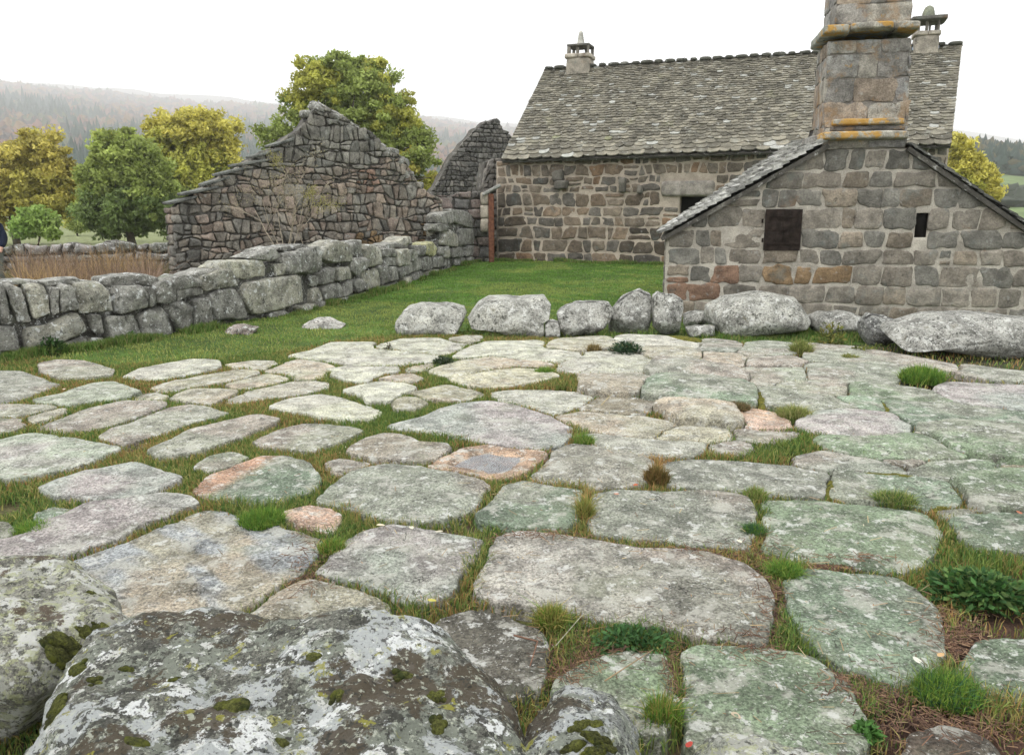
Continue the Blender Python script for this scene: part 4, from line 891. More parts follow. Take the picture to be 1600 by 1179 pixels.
P_S = [(.185, .167, .138), (.21, .188, .155), (.155, .146, .125), (.195, .172, .14), (.165, .157, .135), (.215, .182, .14)]
def cfS(u, v, rng):
    c = np.array(P_S[rng.integers(6)]) * rng.uniform(.85, 1.25); px, py = to_px(SPn.map(np.array([u]), np.array([v]), np.array([0.]))[0])
    if px < 1150 and 425 < py < 475 and rng.random() < .6: c = np.array([.20, .125, .085])
    if 1180 < px < 1300 and 425 < py < 450: c = np.array([.22, .15, .085])
    if py > 455 and rng.random() < .15: c = np.array([.19, .12, .07])
    return c
masonry(mb, SPn.map, .02, u1, -.06, tpS, (.235, .315), (.30, .56), .030, .016, None, 21, holes=[(h1[0] - .03, h1[1] + .03, h1[2] - .02, h1[3] + .03), h2], wav=.018, cf=cfS, split=.07, irr=.16, noise=.008, rnd=.16)
mb.build('wall', [M['masonry'], M['mortar']], small)
# rusty shutter, of plates with a frame
mb = MB(); uu0, uu1, vv0, vv1 = hs1[0][0], hs1[1][0], hs1[0][1], hs1[1][1]
def bar(mb, pl, ua, ub, va, vb, wa, wb, col):
    V = pl.map(np.array([ua, ub, ub, ua, ua, ub, ub, ua]), np.array([va, va, vb, vb, va, va, vb, vb]), np.array([wa] * 4 + [wb] * 4)); mb.add(V, [(0, 1, 2, 3), (7, 6, 5, 4), (0, 4, 5, 1), (1, 5, 6, 2), (2, 6, 7, 3), (3, 7, 4, 0)], col)
bar(mb, SPn, uu0, uu1, vv0, vv1, -.035, -.020, (1, 1, 1)); sh = mb.build('shutter', M['shutter'], small, smooth=False)
mb = MB()
for k in range(5): x = uu0 + (uu1 - uu0) * (k + .5) / 5; bar(mb, SPn, x - .006, x + .006, vv0 + .01, vv1 - .01, -.040, -.034, (1, 1, 1))
for k in range(3): x = vv0 + (vv1 - vv0) * (k + .5) / 3; bar(mb, SPn, uu0 + .01, uu1 - .01, x - .01, x + .01, -.046, -.0385, (1, 1, 1))
mb.build('shutter_batten', M['shutter'], sh, smooth=False)
for y in (345, 375):
    p = SPn.uv(1191, y); V, Fs = tube([SPn.map(p[:1], p[1:] - .03, np.array([-.04]))[0], SPn.map(p[:1], p[1:] + .03, np.array([-.04]))[0]], .014, 8); mk('hinge', V, Fs, M['shutter'], parent=sh)
mb = MB(); bar(mb, SPn, h2[0] - .02, h2[1] + .02, h2[2] - .02, h2[3] + .02, .07, .075, (1, 1, 1)); mb.build('painted_dark_backing', M['dark'], small)  # near-black plate just inside the slit, its shade painted in
f = lambda px, py, w: on_plane(px, py, SPn.o + SPn.n * w, SPn.n)
Bf = f(1030, 369, -.10); Cf = f(1292, 222, -.10); Ab = on_plane(1037, 359, SPn.o + SPn.n * 2.9, SPn.n); Db = on_plane(1243, 223, SPn.o + SPn.n * 2.9, SPn.n)
def cfT(s, t, rng):
    c = np.array((.36, .355, .33)) * rng.uniform(.5, 1.5); return c
ro, S2, N2, _ = slate_roof('roof', Ab, Bf, Cf, Db, (.12, .12, -1, .1), (.20, .20, .2), .042, small, 17, cf=cfT)
Dt = f(1424, 226, -.10); At = f(1760, 457, -.10); Ct = f(1424, 226, -.10) + SPn.n * 3.0; Bt = At + SPn.n * 3.0
slate_roof('right_roof', At, Bt, Ct, Dt, (.13, .13, -1, .13), (.26, .26, .26), .022, small, 18, cf=lambda s, t, rng: np.array((.10, .10, .09)) * rng.uniform(.7, 1.3))
# rear gable so the building is closed
mb = MB(); bp = shifted(SPn, 2.5); panel(mb, bp.map, 0.02, u1, -.25, lambda u: tpS(u) - .12, .3, m=1, col=(.30, .275, .24)); mb.build('rear_wall', [M['masonry'], M['mortar']], small)
for nm, u in (('side_wall', .0), ('side_wall', u1)):
    mb = MB(); sg = 1 if u < 1 else -1; o_ = SPn.map(np.array([u]), np.array([0.]), np.array([.40]))[0]; zt = tpS(u) - .05
    mp_ = lambda uu, vv, ww, o_=o_, sg=sg: o_ + np.asarray(uu)[..., None] * SPn.n + np.asarray(vv)[..., None] * np.array([0, 0, 1.]) + np.asarray(ww)[..., None] * SPn.e * sg
    panel(mb, mp_, 0, 2.2, -.25, lambda uu: zt, .3, m=1, col=(.30, .275, .24)); masonry(mb, mp_, .0, 2.2, -.05, lambda uu: zt, (.24, .3), (.3, .5), .04, .02, P_S, 23); mb.build(nm, [M['masonry'], M['mortar']], small)
# great chimney
k0 = SPn.uv(1286, 205); k1 = SPn.uv(1418, 205); kc = (k0[0] + k1[0]) / 2; zc0 = k0[1]; zt1 = SPn.uv(1360, 62)[1]; wB = (k1[0] - k0[0]); wT = SPn.uv(1424, 62)[0] - SPn.uv(1295, 62)[0]; kcT = (SPn.uv(1424, 62)[0] + SPn.uv(1295, 62)[0]) / 2
DEP = .95
def chim_map(side, w_b, w_t, c_b, c_t, zb, zt):
    def mp_(u, v, w):
        u, v, w = [np.asarray(x, float) for x in (u, v, w)]; t = (v - zb) / (zt - zb); wd = w_b + (w_t - w_b) * t; c = c_b + (c_t - c_b) * t; dp = DEP * wd / w_b
        if side == 'front': return SPn.map(c + (u / w_b - .5) * wd, v, w + (DEP - dp) / 2 - .03)
        if side == 'left': return SPn.map(c - wd / 2 + w, v, (DEP - dp) / 2 + (1 - u / DEP) * dp - .03)
        if side == 'right': return SPn.map(c + wd / 2 - w, v, (DEP - dp) / 2 + (u / DEP) * dp - .03)
        return SPn.map(c + (.5 - u / w_b) * wd, v, (DEP + dp) / 2 - w - .03)
    return mp_
P_C = [(.25, .235, .21), (.28, .26, .22), (.22, .21, .19), (.27, .22, .17), (.24, .23, .215)]
def stack(mb, w_b, w_t, c_b, c_t, zb, zt, seed, hr, wr):
    for k, sd_ in enumerate(('front', 'left', 'right', 'back')):
        W_ = w_b if sd_ in ('front', 'back') else DEP
        mp_ = chim_map(sd_, w_b, w_t, c_b, c_t, zb, zt)
        panel(mb, mp_, 0.012, W_ - .012, zb, lambda u: zt, .05, w0=.012, m=1, col=(.22, .20, .175), noise=.003)
        masonry(mb, mp_, .0, W_, zb, lambda u: zt + .01, hr, wr, .010, .004, P_C, seed + k, wav=.006, split=.05, irr=.03, rnd=.05, noise=.004)
mb = MB(); stack(mb, wB, wT, kc, kcT, zc0 - .25, zt1, 61, (.25, .36), (.36, .62)); chim = mb.build('chimney', [M['chimney'], M['mortar']], small)
mb = MB(); u_a, u_b = SPn.uv(1306, 20)[0], SPn.uv(1424, 20)[0]; zt2 = SPn.uv(1360, -70)[1]; stack(mb, (u_b - u_a), (u_b - u_a) * 1.0, (u_a + u_b) / 2, (u_a + u_b) / 2, SPn.uv(1360, 40)[1], zt2, 71, (.25, .34), (.4, .75)); mb.build('upper_stack', [M['chimney'], M['mortar']], chim)
yw = -R(11.5)
def ledge(px0, px1, y0, y1, dep, wofs, col, seed, mat='ledge', noise=.018, p=7):
    a, b = SPn.uv(px0, y1), SPn.uv(px1, y0); c = SPn.map(np.array([(a[0] + b[0]) / 2]), np.array([(a[1] + b[1]) / 2]), np.array([wofs]))[0]
    V, Fs = rock_box(c, (b[0] - a[0], dep, b[1] - a[1]), yw, seed, noise, n=8, p=p, freq=4); return mk('ledge_slab', V, Fs, M[mat], parent=chim, cols=np.tile(col, (len(V), 1)))
lg = (.33, .31, .26)
ledge(1279, 1421, 204, 221, 1.25, .42, lg, 1, noise=.025); ledge(1296, 1417, 184, 198, 1.1, .42, lg, 2, noise=.02); ledge(1290, 1419, 196, 207, .98, .40, (.12, .11, .10), 3, 'chimney', .012)
ledge(1283, 1327, 41, 58, 1.25, .42, (.30, .31, .27), 4); ledge(1325, 1398, 36, 52, 1.25, .42, lg, 5); ledge(1396, 1436, 35, 51, 1.25, .42, lg, 6)
ledge(1270, 1300, 208, 224, 1.0, .7, (.25, .24, .22), 7, 'chimney')

# ---------------------------------------------------------------- ruins
def ruin(name, label, gl, gr, pts, seed, hr, wr, cf, thick=.55, u0=None, wav=.05, holes=(), relief=.038, gap=.03, grow=None, mat='ruin', v0=-.25, split=.12, irr=.4):
    pl = Plane(gl, gr); r = thing(name, tuple(pl.map(np.array([pl.len / 2]), np.array([0.]), np.array([thick / 2]))[0]), label, 'ruin')
    tp0 = px_top(pl, pts); rg = lambda u: tp0(u) + .045 * float(noise3(np.array([u * 3.1, seed, .5]), seed)) + .03 * float(noise3(np.array([u * 9, seed, 2.5]), seed))
    ua = pl.uv(pts[0][0], 380)[0]; ub = pl.uv(pts[-1][0], 380)[0]; mb = MB()
    panel(mb, pl.map, ua + .03, ub - .03, v0, lambda u: rg(u) - .06, thick, w0=.03, noise=.02, col=(.085, .078, .066), m=0)
    masonry(mb, pl.map, ua, ub, v0, rg, hr, wr, gap, relief, None, seed, wav=wav, cf=cf, split=split, irr=irr, ck=.11, rnd=.28, noise=.014, grow=grow)
    for sg, uu in ((1, ua), (-1, ub)):                        # the wall ends show their stones too
        o_ = pl.map(np.array([uu]), np.array([0.]), np.array([0.]))[0]; zt = rg(uu)
        mp_ = lambda a_, b_, c_, o_=o_, sg=sg: o_ + np.asarray(a_)[..., None] * pl.n + np.asarray(b_)[..., None] * np.array([0, 0, 1.]) + np.asarray(c_)[..., None] * pl.e * sg
        if zt > .4: masonry(mb, mp_, .02, thick, v0, lambda u: zt, hr, (.2, .35), gap, relief, None, seed + 3, cf=cf, split=.2, irr=.3)
    mb.build('wall', M[mat], r); return r, pl, rg
def cfU(u, v, rng):
    px, py = to_px(P1.map(np.array([u]), np.array([v]), np.array([0.]))[0]); g = rng.uniform(.7, 1.3)
    low = py > 268 - (px - 420) * .1
    if px < 305 and rng.random() < .6: return np.array([.13, .125, .11]) * g
    if low:
        c = [(.24, .21, .17), (.20, .185, .155), (.26, .21, .165), (.23, .205, .17), (.23, .185, .15), (.19, .18, .155)][rng.integers(6)]
        if 560 < px < 600 and 265 < py < 310 and rng.random() < .5: c = (.27, .18, .135)
        if px > 560 and py > 350 and rng.random() < .5: c = (.19, .13, .07)
        return np.array(c) * g
    return np.array([(.18, .17, .145), (.14, .137, .118), (.21, .20, .17), (.165, .155, .13)][rng.integers(4)]) * g
gl = at_y(257, 400, 16.5)[:2]; gr = at_y(692, 400, 21.0)[:2]; P1 = Plane(gl, gr)
r1, P1, rg1 = ruin('ruined_gable', 'roofless stone gable peaked before the big tree with dark rubble top', gl, gr,
    [(272, 323), (282, 312), (300, 302), (345, 272), (395, 244), (430, 224), (460, 206), (480, 187), (488, 171), (505, 167), (522, 171), (545, 186), (580, 206), (600, 226), (625, 242), (640, 264), (655, 287), (668, 300), (692, 311)], 31, (.12, .25), (.12, .32), cfU, gap=.028, wav=.10, split=.06, irr=.5, thick=.42)
for i, (xa, ya, xb, yb) in enumerate([(262, 322, 300, 303), (285, 308, 335, 287), (318, 293, 352, 272), (340, 278, 380, 256), (365, 262, 412, 246), (395, 250, 430, 228), (425, 232, 452, 212)]):
    a, b = P1.uv(xa, ya), P1.uv(xb, yb); c = (a + b) / 2; L = np.linalg.norm(b - a) + .04
    V, Fs = rock_box((0, 0, 0), (L, .60, .065), 0, i, .025, n=6, p=9); an = math.atan2(b[1] - a[1], b[0] - a[0]) * .55
    V = V @ np.array([[math.cos(an), 0, math.sin(an)], [0, 1, 0], [-math.sin(an), 0, math.cos(an)]]); W = P1.map(c[0] + V[:, 0] + .06, c[1] + .0 + V[:, 2], .22 + V[:, 1])
    mk('coping_slab', W, Fs, M['ruin'], parent=r1, cols=np.tile((.13, .135, .12), (len(W), 1)))
for i, (x, y, sx, sz) in enumerate([(507, 170, .42, .22), (530, 181, .5, .2), (553, 197, .5, .2), (577, 211, .45, .2), (597, 227, .42, .2), (615, 240, .40, .24), (632, 254, .42, .26), (641, 274, .40, .26), (655, 291, .42, .24), (490, 180, .3, .2)]):
    p = P1.uv(x, y); V, Fs = rock_box(P1.map(p[:1], p[1:] + .02, np.array([.25]))[0], (sx, .62, sz), -.22, i + 40, .05, n=6, p=4, roll=.5 if 500 < x < 600 else 0)
    mk('coping_stone', V, Fs, M['drystone'], parent=r1, cols=np.tile((.20, .195, .17), (len(V), 1)))
cfD = lambda u, v, rng: np.array([(.15, .145, .13), (.12, .117, .105), (.18, .17, .15)][rng.integers(3)]) * rng.uniform(.7, 1.3)
gl = at_y(662, 400, 29.)[:2]; gr = at_y(803, 400, 30.5)[:2]
r2, P2, rg2 = ruin('ruined_gable', 'dark basalt gable end standing between the big tree and the farmhouse', gl, gr,
    [(662, 318), (672, 300), (680, 290), (690, 270), (697, 262), (706, 240), (716, 232), (722, 220), (734, 212), (742, 197), (752, 195), (758, 186), (766, 190), (774, 184), (781, 188), (786, 200), (794, 205), (804, 222)], 33, (.14, .22), (.14, .32), cfD, relief=.035, split=.05)
gl = at_y(752, 400, 25.4)[:2]; gr = at_y(800, 400, 25.8)[:2]
r3, P3, rg3 = ruin('ruined_wall', 'short pale plastered wall stub against the farmhouse corner', gl, gr, [(752, 300), (755, 252), (770, 247), (800, 244)], 35, (.16, .26), (.25, .5),
    lambda u, v, rng: np.array([(.26, .24, .21), (.20, .185, .165)][rng.integers(2)]) * rng.uniform(.8, 1.2), relief=.03, gap=.05, mat='masonry')
gl = at_y(640, 400, 22.6)[:2]; gr = at_y(768, 400, 23.6)[:2]
r4, P4, rg4 = ruin('ruined_wall', 'low broken wall running from the peaked ruin to the red post', gl, gr, [(640, 300), (652, 300), (690, 303), (705, 306), (712, 300), (735, 298), (762, 296), (767, 300)], 36, (.20, .34), (.3, .6),
    lambda u, v, rng: np.array([(.17, .16, .145), (.21, .17, .15), (.14, .135, .125)][rng.integers(3)]) * rng.uniform(.8, 1.2), relief=.05, gap=.04, mat='ruin')
jm = thing('doorway_post', tuple(at_y(768, 400, 23.2)), 'red brown timber post with pale stone blocks beside the dark gap', 'door post')
zA, zB = at_y(768, 402, 23.2)[2], at_y(768, 303, 23.2)[2]; xP = at_y(768, 380, 23.2)[0]
V, Fs = rock_box((xP, 23.2, (zA + zB) / 2 - .1), (.16, .24, zB - zA + .2), 0, 1, .012, n=10, p=14); mk('post', V, Fs, M['rust'], parent=jm)
for i, (ya, yb) in enumerate([(300, 320), (320, 341), (341, 362)]):
    za, zb = at_y(761, yb, 23.25)[2], at_y(761, ya, 23.25)[2]; V, Fs = rock_box((xP - .20, 23.3, (za + zb) / 2), (.24, .4, zb - za - .01), 0, i, .015, n=5, p=10); mk('quoin', V, Fs, M['masonry'], parent=jm, cols=np.tile((.34, .30, .24), (len(V), 1)))
V, Fs = rock_box((xP + .0, 23.25, at_y(770, 297, 23.2)[2]), (.6, .5, .10), 0, 8, .02, n=6, p=9, roll=-.5); mk('coping_slab', V, Fs, M['drystone'], parent=jm, cols=np.tile((.30, .30, .27), (len(V), 1)))
# rubble field wall at the far left
gl = at_y(-60, 400, 20.)[:2]; gr = at_y(262, 400, 22.)[:2]
r5, P5, rg5 = ruin('rubble_field_wall', 'tumbled low field wall behind the dry brown grass', gl, gr, [(-60, 392), (0, 388), (20, 380), (35, 378), (50, 384), (90, 383), (105, 374), (130, 380), (150, 382), (165, 373), (190, 372), (215, 380), (262, 378)], 37, (.2, .36), (.25, .6),
    lambda u, v, rng: np.array([(.22, .21, .19), (.30, .28, .26), (.17, .17, .14)][rng.integers(3)]) * rng.uniform(.8, 1.2), relief=.10, gap=.05, thick=.8, mat='drystone', v0=-.35)

# ---------------------------------------------------------------- dry stone wall of the lawn, stone by stone
wall = thing('dry_stone_wall', (float(WALLG[3][0]), float(WALLG[3][1]), 0.), 'long lichened dry stone wall running back along the lawn to the ruins', 'dry stone wall')
WPL = []
for i in range(len(WALLPX) - 1): WPL.append((WALLPX[i][0], WALLPX[i + 1][0], Plane(WALLG[i], WALLG[i + 1])))
def wpl(px):
    for a, b, pl in WPL:
        if px < b: return pl
    return WPL[-1][2]
ST = '''-40,445 0,443 0,508 -40,512|0,446 6,446 15,503 2,506|8,443 32,442 52,505 30,508|38,444 75,447 80,490 55,500|77,448 92,450 92,488 82,491|93,446 120,446 123,484 95,489|126,441 172,440 180,490 127,490
182,446 228,444 230,480 185,490|232,450 243,450 244,477 233,478|243,441 272,440 275,470 246,474|274,452 315,448 320,458 275,472|270,440 288,427 318,435 314,448 272,454|315,436 345,422 365,422 382,445 322,457
435,412 449,412 448,431 436,431|448,396 468,392 471,427 450,431|470,389 493,385 495,429 473,425|494,386 503,385 503,424 496,427|500,390 528,374 553,385 553,408 520,412 504,405|573,382 597,384 600,413 578,418|552,405 582,399 577,418 562,431 550,424
600,389 622,388 622,401 602,401|602,401 622,401 622,416 602,414|622,389 641,389 641,413 623,416|641,390 652,392 651,404 642,410|652,383 665,384 664,399 653,399|665,381 680,378 688,388 681,401 668,398|688,386 703,384 704,399 689,401
-60,510 28,512 35,548 -60,552|37,515 75,505 108,490 133,490 141,513 100,533 52,552 38,546|140,492 160,491 162,521 146,522|165,495 215,491 221,523 175,531|219,488 258,478 281,511 270,524 228,529|258,476 301,466 303,515 283,519|303,466 329,464 339,505 305,513|331,456 371,450 386,480 388,496 342,503
376,446 470,428 486,446 483,470 440,482 400,493 386,470|487,450 501,446 506,470 489,478|488,431 500,432 499,447 488,447|499,426 520,413 528,425 525,441 500,445|528,419 548,416 549,436 530,439|506,446 535,440 537,465 509,471
537,442 556,437 556,458 538,463|556,437 569,433 573,452 558,458|570,425 590,420 598,430 596,448 578,453|592,415 608,414 612,440 598,446|609,416 622,416 625,436 612,441|622,418 632,416 633,431 625,435|632,413 645,409 646,425 633,431|645,406 658,402 661,420 647,425|658,403 675,402 675,419 662,423|677,402 703,400 704,415 679,419
-60,552 5,549 8,570 -60,580|95,538 140,523 148,531 130,549 100,546|140,528 172,528 170,540 138,543|420,490 452,483 457,493 425,498|470,478 490,474 495,485 475,489|495,472 511,470 511,485 497,487|510,473 526,467 528,479 512,485|528,466 547,462 550,476 530,481|546,462 567,459 568,471 550,475|570,458 589,455 588,467 572,469|590,450 606,447 607,461 592,464|608,446 629,438 631,448 610,455|632,434 644,430 644,441 633,447|645,427 653,425 654,438 646,441|653,425 666,423 667,435 655,438|668,424 690,420 690,430 669,434
705,388 725,386 725,401 706,403|727,385 745,383 745,399 727,401|712,404 730,402 730,413 712,415|732,402 745,401 743,413 733,413|690,361 704,358 717,366 716,386 693,383|717,358 741,356 746,362 746,382 718,385|688,333 702,330 713,341 706,350 690,349|705,326 731,330 750,342 752,358 735,356 710,346|684,350 701,349 703,361 685,361|692,389 703,386 704,402 693,403|746,384 756,384 756,400 746,401'''
TOP = '''80,441 140,434 152,442 85,449|180,434 240,428 268,437 268,447 185,450|0,441 60,438 75,444 5,448|346,419 360,408 433,406 434,430 382,438|392,404 430,388 448,384 450,400 430,408|440,388 485,381 498,386 450,394|555,378 573,374 573,396 556,401|603,385 630,378 655,386 605,391|632,380 645,370 656,369 657,380 636,385|300,432 340,420 366,423 318,437|700,384 745,380 746,384 702,388'''
rw = np.random.default_rng(5); ns = 0
for blk, wo in ((ST, 0.), (TOP, .13)):
    for s in blk.replace('\n', '|').split('|'):
        P = poly(s); pl = wpl(P[:, 0].mean()); uv = np.array([pl.uv(x, y) for x, y in P]); c = uv.mean(0); uv = c + (uv - c) * 1.02
        dp = rw.uniform(.34, .5); ww = rw.uniform(-.05, .03) + wo; mp_ = lambda u, v, w, pl=pl, ww=ww: pl.map(u, v, np.asarray(w) + ww)
        sz = math.sqrt(abs(area2(uv))); V, Fs = pebble(uv, dp, mp_, n=44, rnd=.05 * min(1, sz * 2.2), noise=.03, freq=4.0, seed=ns, bulge=.008, nfine=.010, facets=9, ck=.05)
        g = rw.uniform(.75, 1.25); colr = np.array((.215, .21, .185)) * g if rw.random() < .75 else np.array((.28, .27, .22)) * g
        if '680,378' in s: colr = np.array((.36, .35, .19))
        if '406 434' in s or '433,406' in s: colr = np.array((.34, .33, .26))
        mk('stone', V, Fs, M['drystone'], parent=wall, cols=np.tile(colr, (len(V), 1))); ns += 1
# rubble heart of the wall
cap = np.array([(-160, 470), (0, 462), (120, 460), (240, 458), (300, 450), (400, 425), (470, 405), (560, 395), (650, 400), (684, 385), (700, 345), (752, 340), (760, 345)], float)
mb = MB()
for a, b, pl in WPL:
    tpw = lambda u, pl=pl, a=a, b=b: float(pl.uv(a + (b - a) * np.clip(u / pl.len, 0, 1), np.interp(a + (b - a) * np.clip(u / pl.len, 0, 1), cap[:, 0], cap[:, 1]))[1])
    panel(mb, pl.map, 0, pl.len, -.3, tpw, .34, w0=.12, noise=.05, col=(.085, .083, .072), step=.1)
mb.build('rubble_core', M['drystone'], wall)
# ================================================================ trees and plants
def crown(rng, lobes, n_cl, n_leaf, size, pal, cl_r=.55, fill=.35):
    """leaf sized faces gathered in clumps through ellipsoid lobes"""
    w = np.array([l[3] * l[4] * l[5] for l in lobes]); w = w / w.sum(); cen = []; lobe_i = []
    for _ in range(n_cl):
        i = rng.choice(len(lobes), p=w); x, y, z, rx, ry, rz = lobes[i][:6]; d = rng.standard_normal(3); d /= np.linalg.norm(d); r = rng.uniform(fill, 1.0) ** .55 * (1 + .14 * rng.standard_normal())
        cen.append((x + d[0] * rx * r, y + d[1] * ry * r, z + d[2] * rz * r)); lobe_i.append(i)
    cen = np.array(cen); k = rng.integers(0, n_cl, n_leaf); rad = cl_r * rng.uniform(.5, 1.3, n_cl)
    d = rng.standard_normal((n_leaf, 3)); d /= np.linalg.norm(d, axis=1, keepdims=True); P = cen[k] + d * (rng.random(n_leaf) ** .8 * 1.25 * rad[k])[:, None] * np.array([1.1, 1.1, .75])
    a = rng.standard_normal((n_leaf, 3)); a /= np.linalg.norm(a, axis=1, keepdims=True); b = np.cross(a, rng.standard_normal((n_leaf, 3))); b /= np.linalg.norm(b, axis=1, keepdims=True)
    s = size * rng.uniform(.6, 1.4, n_leaf)[:, None]; V = np.stack([P - a * s, P + b * s * .55, P + a * s, P - b * s * .55], 1).reshape(-1, 3); Fs = np.arange(n_leaf * 4).reshape(-1, 4)
    pal = np.array(pal); cc = pal[rng.integers(0, len(pal), n_cl)] * rng.uniform(.75, 1.25, (n_cl, 1))
    if len(lobes[0]) > 6: cc = np.array([np.array(lobes[i][6]) * rng.uniform(.72, 1.28) for i in lobe_i])
    c = cc[k] * rng.uniform(.75, 1.25, (n_leaf, 1)); return V, Fs, np.repeat(c, 4, 0), cen
def tree(name, label, base_px, Y, lobes_px, n_cl, n_leaf, size, trunk_r, seed, cl_r=.6, group=None, cat='tree', twig_n=26, depth_k=.9):
    """lobes_px: (px, py, rx_px, ry_px, colour[, depth offset m])"""
    rng = np.random.default_rng(seed); s = Y / F_PX; bx, by = base_px; b = at_y(bx, by, Y); L = []
    for l in lobes_px:
        p = at_y(l[0], l[1], Y); L.append((p[0], Y + (l[5] if len(l) > 5 else 0), p[2], l[2] * s, l[2] * s * depth_k, l[3] * s, l[4]))
    t = thing(name, tuple(b), label, cat, group); V, Fs, Cc, cen = crown(rng, L, n_cl, n_leaf, size, [(1, 1, 1)], cl_r)
    mk('crown', V, Fs, M['leaf'], parent=t, cols=Cc, smooth=False)
    top = max(l[2] + l[5] * .5 for l in L); cx = np.mean([l[0] for l in L]); mb = MB()
    zs = np.linspace(0, 1, 8); pts = [(b[0] + (cx - b[0]) * z ** 1.5 + .1 * math.sin(z * 7 + seed), Y + .1 * math.cos(z * 5), b[2] - .15 + (top - b[2]) * z) for z in zs]
    V, Fs = tube(pts, trunk_r * (1 - .85 * zs), 10); mb.add(V, Fs, (.10, .085, .065)); o = mb.build('trunk', M['twig'], t)
    for i in range(twig_n):
        c = cen[rng.integers(len(cen))]; j = rng.integers(2, 6); a = np.array(pts[j])
        if c[2] < a[2]: a = np.array(pts[2])
        m_ = (a + c) / 2 + rng.normal(0, .12, 3) + np.array([0, 0, .1]); V, Fs = tube([a, m_, c], [trunk_r * .35, trunk_r * .2, trunk_r * .07], 6); mk('limb', V, Fs, M['twig'], parent=o, cols=np.tile((.09, .08, .06), (len(V), 1)))
    return t
YG = (.46, .46, .10); GR = (.30, .36, .10); DG = (.17, .23, .075); OY = (.46, .40, .10); YE = (.56, .51, .12); LG = (.34, .40, .11); OG = (.45, .41, .10)
tree('ash_tree', 'largest green and yellow tree rising behind the peaked ruin', (545, 352), 36, [
    (530, 120, 42, 42, GR), (500, 150, 45, 50, YG), (575, 150, 48, 50, GR), (610, 195, 42, 55, YG), (640, 240, 38, 50, GR), (665, 270, 20, 35, YG), (560, 220, 70, 60, GR), (470, 195, 38, 40, GR), (440, 165, 12, 14, DG), (430, 215, 30, 18, GR), (410, 210, 15, 8, DG),
    (600, 280, 70, 45, OG), (500, 260, 70, 50, GR), (530, 90, 20, 14, GR), (590, 115, 25, 22, YG), (545, 115, 16, 36, DG, 1.0)], 1000, 150000, .085, .24, 1, .30)
tree('autumn_tree', 'orange yellow tree farthest to the left', (22, 378), 42, [(55, 245, 45, 38, OY), (20, 270, 45, 40, OY), (95, 275, 34, 42, OY), (-30, 265, 45, 45, OY), (60, 300, 60, 40, OG), (10, 320, 50, 28, OY), (100, 320, 28, 28, OG), (50, 220, 22, 14, YE), (-60, 300, 50, 50, OY)], 800, 80000, .11, .20, 2, .36)
tree('bushy_tree', 'round green tree between the orange tree and the yellow crown', (205, 380), 38, [(190, 250, 45, 42, LG), (165, 290, 38, 45, GR), (225, 290, 42, 48, GR), (190, 330, 58, 36, DG), (245, 330, 30, 32, DG), (180, 222, 25, 16, YG), (215, 250, 40, 30, GR), (150, 330, 24, 25, GR)], 700, 80000, .10, .2, 3, .33)
tree('autumn_tree', 'yellow crowned tree just left of the peaked ruin', (300, 372), 48, [(255, 195, 24, 20, YE), (320, 205, 48, 32, YE), (345, 240, 30, 36, YE), (280, 240, 45, 40, YG), (320, 270, 50, 40, YG), (250, 250, 35, 40, YG), (350, 280, 30, 30, GR), (290, 300, 60, 40, GR), (300, 185, 22, 12, YE), (338, 185, 14, 10, YE)], 800, 80000, .12, .2, 4, .42)
tree('young_bush', 'small bright green bush under the orange tree', (60, 378), 34, [(58, 345, 22, 20, (.30, .42, .11)), (40, 355, 16, 16, (.26, .38, .10)), (78, 355, 14, 16, (.3, .4, .11))], 90, 9000, .09, .05, 5, .28, cat='bush', twig_n=8)
tree('autumn_tree', 'bright yellow tree beyond the right end of the farmhouse roof', (1515, 330), 34, [(1500, 235, 14, 20, YE), (1510, 265, 26, 22, YE), (1535, 280, 18, 20, YE), (1500, 290, 30, 20, YG), (1525, 305, 30, 14, YE), (1492, 222, 8, 10, OG)], 420, 42000, .085, .12, 6, .26)
tree('far_hedge_tree', 'low green hedge tree far behind the gap at the left', (120, 372), 60, [(125, 350, 14, 14, GR), (112, 345, 10, 10, YG)], 26, 2500, .10, .08, 7, .4, cat='tree', twig_n=4)

